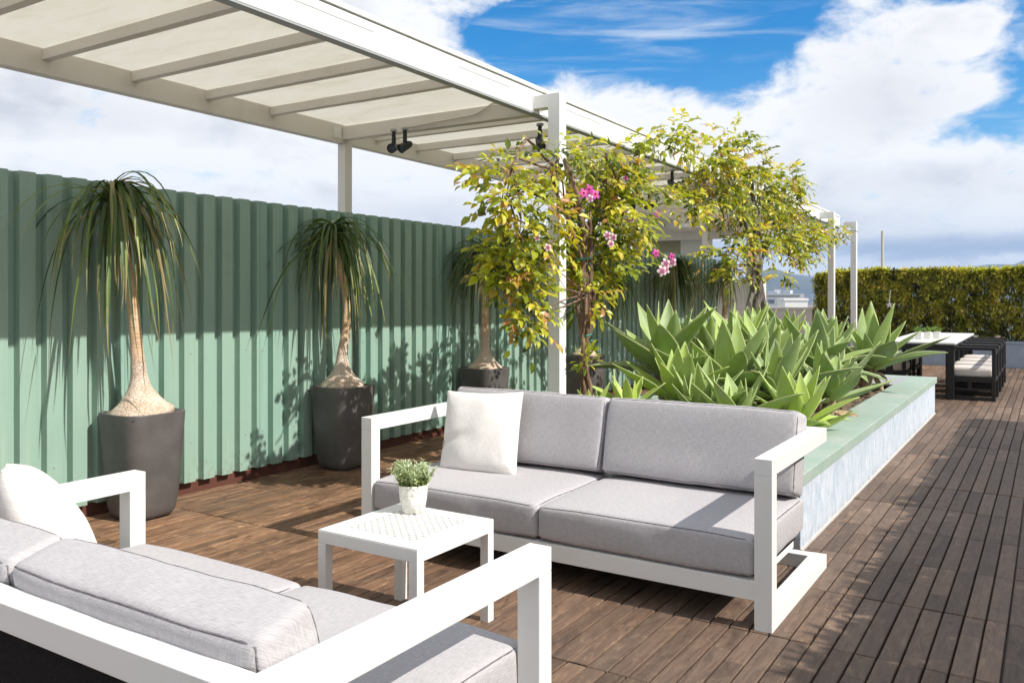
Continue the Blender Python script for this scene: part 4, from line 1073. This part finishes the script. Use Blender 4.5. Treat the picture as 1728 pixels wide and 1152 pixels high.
def parapet(label, x0, x1, y0, y1, h, mat, name='parapet_wall', zb=-0.04):
    t = thing(name, label, 'wall', ((x0 + x1) / 2, (y0 + y1) / 2, 0)); a, b = (x1 - x0) / 2, (y1 - y0) / 2
    boxpart('wall_body', mat, t, -a, a, -b, b, zb, h - 0.05); boxpart('wall_cap', mat, t, -a - 0.015, a + 0.015, -b - 0.015, b + 0.015, h - 0.0495, h)
    return t
parapet('low blue-grey parapet planter under the bamboo hedge at the far end', -4.25, 2.48, 18.5, 19.15, 0.50, 'parapet_paint')
hedge('clipped yellow-green bamboo hedge closing the far end of the deck', -4.22, 2.3, 18.54, 19.10, 0.50, 1.83, 30000, 3, 'x', 150, 0.12)
parapet('low blue-grey parapet planter along the right side of the deck', 1.84, 2.48, -3.4, 18.45, 0.46, 'parapet_paint')
hedge('clipped bamboo hedge added out of view on the right to shade the deck', 1.90, 2.40, -3.3, 10.8, 0.46, 2.33, 22000, 4, 'y', 130, 0.17)  # unseen hedge, its place and height set for the shade edge on the deck
parapet('rough pale concrete parapet beyond the end of the green fence', -8.0, -5.32, 18.5, 18.8, 1.72, 'parapet_pale')
t = thing('star_ornament', 'small white star ornament hanging on the face of the hedge', 'ornament', (-2.745, 18.38, 1.17))
m = MB()
for s in (-0.008, 0.008):
    b = len(m.v); m.v += [(0.075 * cos(pi / 2 + i * pi / 5) * (1 if i % 2 == 0 else 0.42), s, 0.075 * sin(pi / 2 + i * pi / 5) * (1 if i % 2 == 0 else 0.42)) for i in range(10)]
    m.face(tuple(b + i for i in range(10)) if s < 0 else tuple(b + i for i in range(10))[::-1])
for i in range(10): j = (i + 1) % 10; m.face((i, i + 10, j + 10, j))
m.build('star', 'white_plaster', t)
m = MB(); m.tube([(0, 0, 0.07), (0.02, 0.0, 0.30)], 0.006, 5); m.build('string', 'white_plaster', t)
m = MB(); m.tube([(0, 0, -0.9), (0, 0, 3.45)], [0.05, 0.045], 10); o = m.build('mast', 'mast_paint'); o.location = (-4.69, 30, 0)
o.data.transform(Matrix.Translation((0, 0, 0))); tag(o, 'thin pale mast rising behind the hedge', 'mast')
m = MB(); m.box(-6.5, -3.5, 28.5, 32, -40, -0.9)
tag(m.build('neighbour_roof_block', 'house_grey'), 'grey neighbouring roof block below the mast', 'building')
for (x, c, l) in ((-1.23, 'white_plaster', 'small white tin on the parapet behind the dining table'), (-0.86, 'red_paint', 'small red and white tin on the parapet at the right')):
    t = thing('tin', l, 'tin', (x, 18.50, 0.50), 0, 'small tins on the parapet')
    lathe([(0.045, 0), (0.045, 0.10)], 14).build('tin_body', 'white_plaster', t, smooth=False); lathe([(0.0465, 0.03), (0.0465, 0.07)], 14).build('tin_band', c if c != 'white_plaster' else 'tabletop_white', t)
# ------------------------------------------------------------------ dining set
dt = thing('dining_table', 'long white-topped dining table on a black slatted base near the hedge', 'table', (-1.5, 14.1, 0))
TX, TY = 0.43, 1.6
boxpart('tabletop', 'tabletop_white', dt, -TX, TX, -TY, TY, 0.725, 0.75, 0.003)
for sy in (-1, 1): boxpart('apron', 'black_wood', dt, -TX + 0.01, TX - 0.01, sy * (TY - 0.04) - 0.02, sy * (TY - 0.04) + 0.02, 0.64, 0.7245)
for sx in (-1, 1): boxpart('apron', 'black_wood', dt, sx * (TX - 0.03) - 0.02, sx * (TX - 0.03) + 0.02, -TY + 0.0605, TY - 0.0605, 0.64, 0.7245)
for sx in (-1, 1):
    for sy in (-1, 1):
        xa = sx * (TX - 0.055); ya = sy * (TY - 0.055); boxpart('leg', 'black_wood', dt, xa - 0.04, xa + 0.04, ya - 0.04, ya + 0.04, 0, 0.6395)
def dchair():
    """origin on the floor at the centre; faces -x"""
    t = thing('dining_armchair', 'x', 'chair', (0, 0, 0), 0, 'black slatted armchairs around the dining table')
    w, d, h = 0.31, 0.29, 0.70; q = 0.045
    for sx in (-1, 1):
        for sy in (-1, 1):
            xa = sx * (d - q / 2); ya = sy * (w - q / 2); boxpart('leg', 'black_wood', t, xa - q / 2, xa + q / 2, ya - q / 2, ya + q / 2, 0, h - 0.0405)
    for sy in (-1, 1):
        ya = sy * (w - q / 2)
        boxpart('arm', 'black_wood', t, -d, d, ya - 0.035, ya + 0.035, h - 0.04, h)
        boxpart('side_rail', 'black_wood', t, -d + q + .0005, d - q - .0005, ya - 0.015, ya + 0.015, 0.24, 0.30)
        boxpart('side_rail', 'black_wood', t, -d + q + .0005, d - q - .0005, ya - 0.015, ya + 0.015, 0.0, 0.05)
        boxpart('side_rail', 'black_wood', t, -d + q + .0005, d - q - .0005, ya - 0.012, ya + 0.012, 0.13, 0.16)
        boxpart('side_post', 'black_wood', t, -0.03, 0.015, ya - 0.012, ya + 0.012, 0.1605, 0.2395)
    boxpart('seat_base', 'black_wood', t, -d + .003, d - .003, -w + q + .0005, w - q - .0005, 0.25, 0.295)
    boxpart('back_rail', 'black_wood', t, d - 0.035, d - 0.005, -w + q + .0005, w - q - .0005, h - 0.10, h - 0.04)
    for k in range(5): 
        ya = -w + 0.09 + k * 0.105; boxpart('back_slat', 'black_wood', t, d - 0.03, d - 0.012, ya, ya + 0.03, 0.2955, h - 0.1005, 0)
    c = cushion_mesh('seat_cushion', 0.53, 0.52, 0.12, 0.03, 0.012, 'fabric_cream', t, 3, 0.003, 8); c.location = (-0.01, 0, 0.362)
    return t
c0 = dchair()
c0.location = (-0.90, 12.88, 0); c0['label'] = 'black armchair with white seat cushion nearest the camera on the right of the dining table'
def tree_copy(o, parent=None):
    c = o.copy(); C.objects.link(c)
    if parent is not None: c.parent = parent
    for ch in list(o.children): tree_copy(ch, c)
    return c
for (x, y, rz, l) in ((-0.90, 13.62, 0, 'black armchair with white seat cushion, second along the right of the dining table'), (-0.90, 14.36, 0, 'black armchair with white cushion, third along the right of the dining table'),
                      (-0.90, 15.1, 0, 'black armchair with white cushion, last along the right of the dining table'),
                      (-2.02, 13.3, pi, 'black armchair nearer the camera on the left of the dining table, behind the agave'), (-2.02, 14.3, pi, 'farther black armchair on the left of the dining table')):
    c = tree_copy(c0); c.location = (x, y, 0); c.rotation_euler = (0, 0, rz); c['label'] = l
for i, (x, y) in enumerate(((-1.60, 13.3), (-1.50, 13.45), (-1.40, 13.6))):
    t = thing('small_planter', ('left', 'middle', 'right')[i] + ' one of three small white planters with green sprigs on the dining table', 'planter', (x, y, 0.751), 0, 'white planters on the dining table')
    m = MB(); m.box(-0.045, 0.045, -0.045, 0.045, 0, 0.10); m.build('box_pot', 'ceramic', t, bevel=0.004)
    m = MB(); r_ = random.Random(i)
    for _ in range(60):
        v = rv(r_); leaf_quad(m, Vector((v.x * .04, v.y * .04, 0.10)), Vector((v.x, v.y, abs(v.z) + .5)), r_.uniform(.05, .10), .014, Vector((0, 0, 1)), r_.random(), .1)
    m.build('foliage', 'table_leaf', t, color=True)

# ------------------------------------------------------------------ pavilion beyond the fence
pv = thing('pavilion', 'white flat-roofed pavilion with khaki and white walls seen through the vines', 'pavilion', (-7, 16, -0.05))
def pb(name, mat, x0, x1, ya, yb, z0, z1): return boxpart(name, mat, pv, x0 + 7, x1 + 7, ya - 16, yb - 16, z0 + 0.05, z1 + 0.05)
pb('fascia', 'white_roof', -5.86, -5.80, 13.0, 15.0, 2.76, 3.0)
pb('roof_deck', 'beige_beam', -7.4, -5.861, 13.0, 15.0, 2.80, 2.95)
pb('roof_deck', 'beige_beam', -7.4, -5.15, 15.001, 18.2, 2.62, 2.98)
pb('beam', 'beige_beam', -7.4, -5.16, 16.0, 16.12, 2.46, 2.6195)
pb('khaki_wall', 'khaki_wall', -7.4, -6.32, 16.3, 16.4, 0, 2.6)
pb('white_wall', 'white_plaster', -6.319, -5.72, 16.25, 16.35, 0, 2.6)
pb('post', 'beige_beam', -5.70, -5.60, 16.0, 16.1, 0, 2.459)
sg = MB(); sg.tube([(0.05 * cos(a * pi / 8) + 0.55, 0.295, 2.20 + 0.07 * sin(a * pi / 8)) for a in range(17)], 0.008, 5, cap=False); sg.build('ring_emblem', 'beige_beam', pv)
pvslab = MB(); pvslab.box(-7.6, -5.5, 12.8, 18.9, -39.8, -0.06)
tag(pvslab.build('terrace_base', 'slab'), kind='structure')

# ------------------------------------------------------------------ far hills and town
def hills(name, dist, hmax, a0, a1, seed, depth, base=-40, prof=None):
    m = MB(); N = 160; K = 14
    rows = []
    for i in range(N + 1):
        a = radians(a0 + (a1 - a0) * i / N); row = []
        u = i / N
        hgt = hmax * (0.55 + 0.8 * mnoise.noise(Vector((u * 14, seed, 0))) + 0.3 * mnoise.noise(Vector((u * 45, seed, 3))) + 0.12 * mnoise.noise(Vector((u * 120, seed, 3))))
        if prof: hgt = hmax * prof(a0 + (a1 - a0) * u) + hmax * 0.12 * mnoise.noise(Vector((u * 60, seed, 0)))
        for k in range(K + 1):
            v = k / K; d = dist + depth * (v - 0.5)
            z = base + hgt * sin(min(1, v * 1.2) * pi / 2) * (1 if v < 0.85 else 1 - (v - 0.85) * 3) + hgt * 0.08 * mnoise.noise(Vector((i * .4, k * .8, seed)))
            row.append((d * sin(a), d * cos(a), z))
        rows.append(row)
    m.grid(rows, [[(0, 0, 0)] * K] * N)
    return tag(m.build(name, 'hill_green', smooth=True), kind='structure')
def profA(a):  # nearer ridge, a hump left of the hedge
    return 0.55 + 0.45 * math.exp(-((a + 15.2) / 2.0) ** 2) + 0.25 * math.exp(-((a + 24) / 5) ** 2) + 0.2 * math.exp(-((a + 8) / 3.0) ** 2)
hills('near_hills', 3000, 128, -80, 25, 2, 900, -40, profA)
hills('far_mountains', 4300, 190, -80, 25, 9, 900, -40)
rb_ = random.Random(77)
def building(x, y, z, w, d, h, rz, mat, label, floors=None, pitched=False):
    t = thing('house', label, 'building', (x, y, z), rz, 'pale buildings of the distant town')
    m = MB(); m.box(-w / 2, w / 2, -d / 2, d / 2, -30, h); m.build('wall', mat, t)
    if pitched:
        m = MB(); m.v = [(-w / 2 - .5, -d / 2 - .5, h), (w / 2 + .5, -d / 2 - .5, h), (w / 2 + .5, d / 2 + .5, h), (-w / 2 - .5, d / 2 + .5, h), (-w / 2, 0, h + d * .28), (w / 2, 0, h + d * .28)]
        for f in ((0, 1, 5, 4), (2, 3, 4, 5), (0, 4, 3), (1, 2, 5)): m.face(f)
        m.build('roof', 'house_roof', t)
    else:
        m = MB(); m.box(-w / 2 - .3, w / 2 + .3, -d / 2 - .3, d / 2 + .3, h + 0.01, h + 0.8); m.build('roof', mat, t)
    m = MB()
    nf = max(1, int(h / 3.3)); nw = max(2, int(w / 4))
    for f in range(nf):
        for k in range(nw):
            cxx = -w / 2 + (k + .5) * w / nw; zz = f * 3.3 + 1.0
            m.box(cxx - w / nw * .28, cxx + w / nw * .28, -d / 2 - 0.12, -d / 2 - 0.02, zz, zz + 1.5)
    m.build('windows', 'house_glass', t)
    return t
nB = 0
for i in range(84):
    az_ = rb_.uniform(-20.0, -11.5); D_ = rb_.choice([rb_.uniform(900, 1600), rb_.uniform(1600, 2700)])
    a = radians(az_); x, y = D_ * sin(a), D_ * cos(a)
    zb = -40 + max(0, (D_ - 2150) / 1000 * 50)
    hh = rb_.uniform(6, 22) + D_ * 0.003
    mt_ = rb_.choice(['house_white', 'house_white', 'house_cream', 'house_grey']); pt_ = rb_.random() < 0.35
    building(x, y, zb, rb_.uniform(9, 30), rb_.uniform(9, 18), hh, -a + rb_.uniform(-.5, .5), mt_, 'tiny ' + mt_[6:] + (' house with red pitched roof' if pt_ else ' flat-roofed block') + (' on the far slope of the hazy town' if D_ > 1600 else ' in the nearer part of the hazy town'), pitched=pt_)
for (px, D_, wd, zt, mt_, l) in ((-16.3, 420, 26, -1.5, 'house_grey', 'dark flat-roofed block in the town nearest the far vine'), (-15.0, 380, 14, 0.5, 'house_grey', 'grey office block left of the hedge end'), (-14.2, 330, 8, -1.2, 'house_white', 'small white block beside the hedge end'), (-17.6, 520, 22, 2.5, 'house_white', 'white block showing beside the far vine trunk')):
    a = radians(px); building(D_ * sin(a), D_ * cos(a), -40, wd, 14, 40 + zt, -a + .2, mt_, l)
# low white wall just past the planter, seen between the vine and the hedge
parapet('low white parapet cap seen between the far vine and the hedge', -5.30, -4.27, 18.5, 18.8, 1.10, 'parapet_pale')

# ------------------------------------------------------------------ haze
hz = MB(); hz.box(-5250, 5250, -5250, 5250, -42, 215)
HAZE = True
if HAZE:
    m, nt = new_mat('haze_air')
    vol = nt.node('ShaderNodeVolumePrincipled', {'Color': (0.48, 0.68, 1.0, 1), 'Density': 0.00020, 'Anisotropy': 0.0})
    nt.node('ShaderNodeOutputMaterial', {'Volume': vol.outputs[0]}); M['haze_air'] = m
    o = hz.build('haze', 'haze_air'); tag(o, kind='stuff')
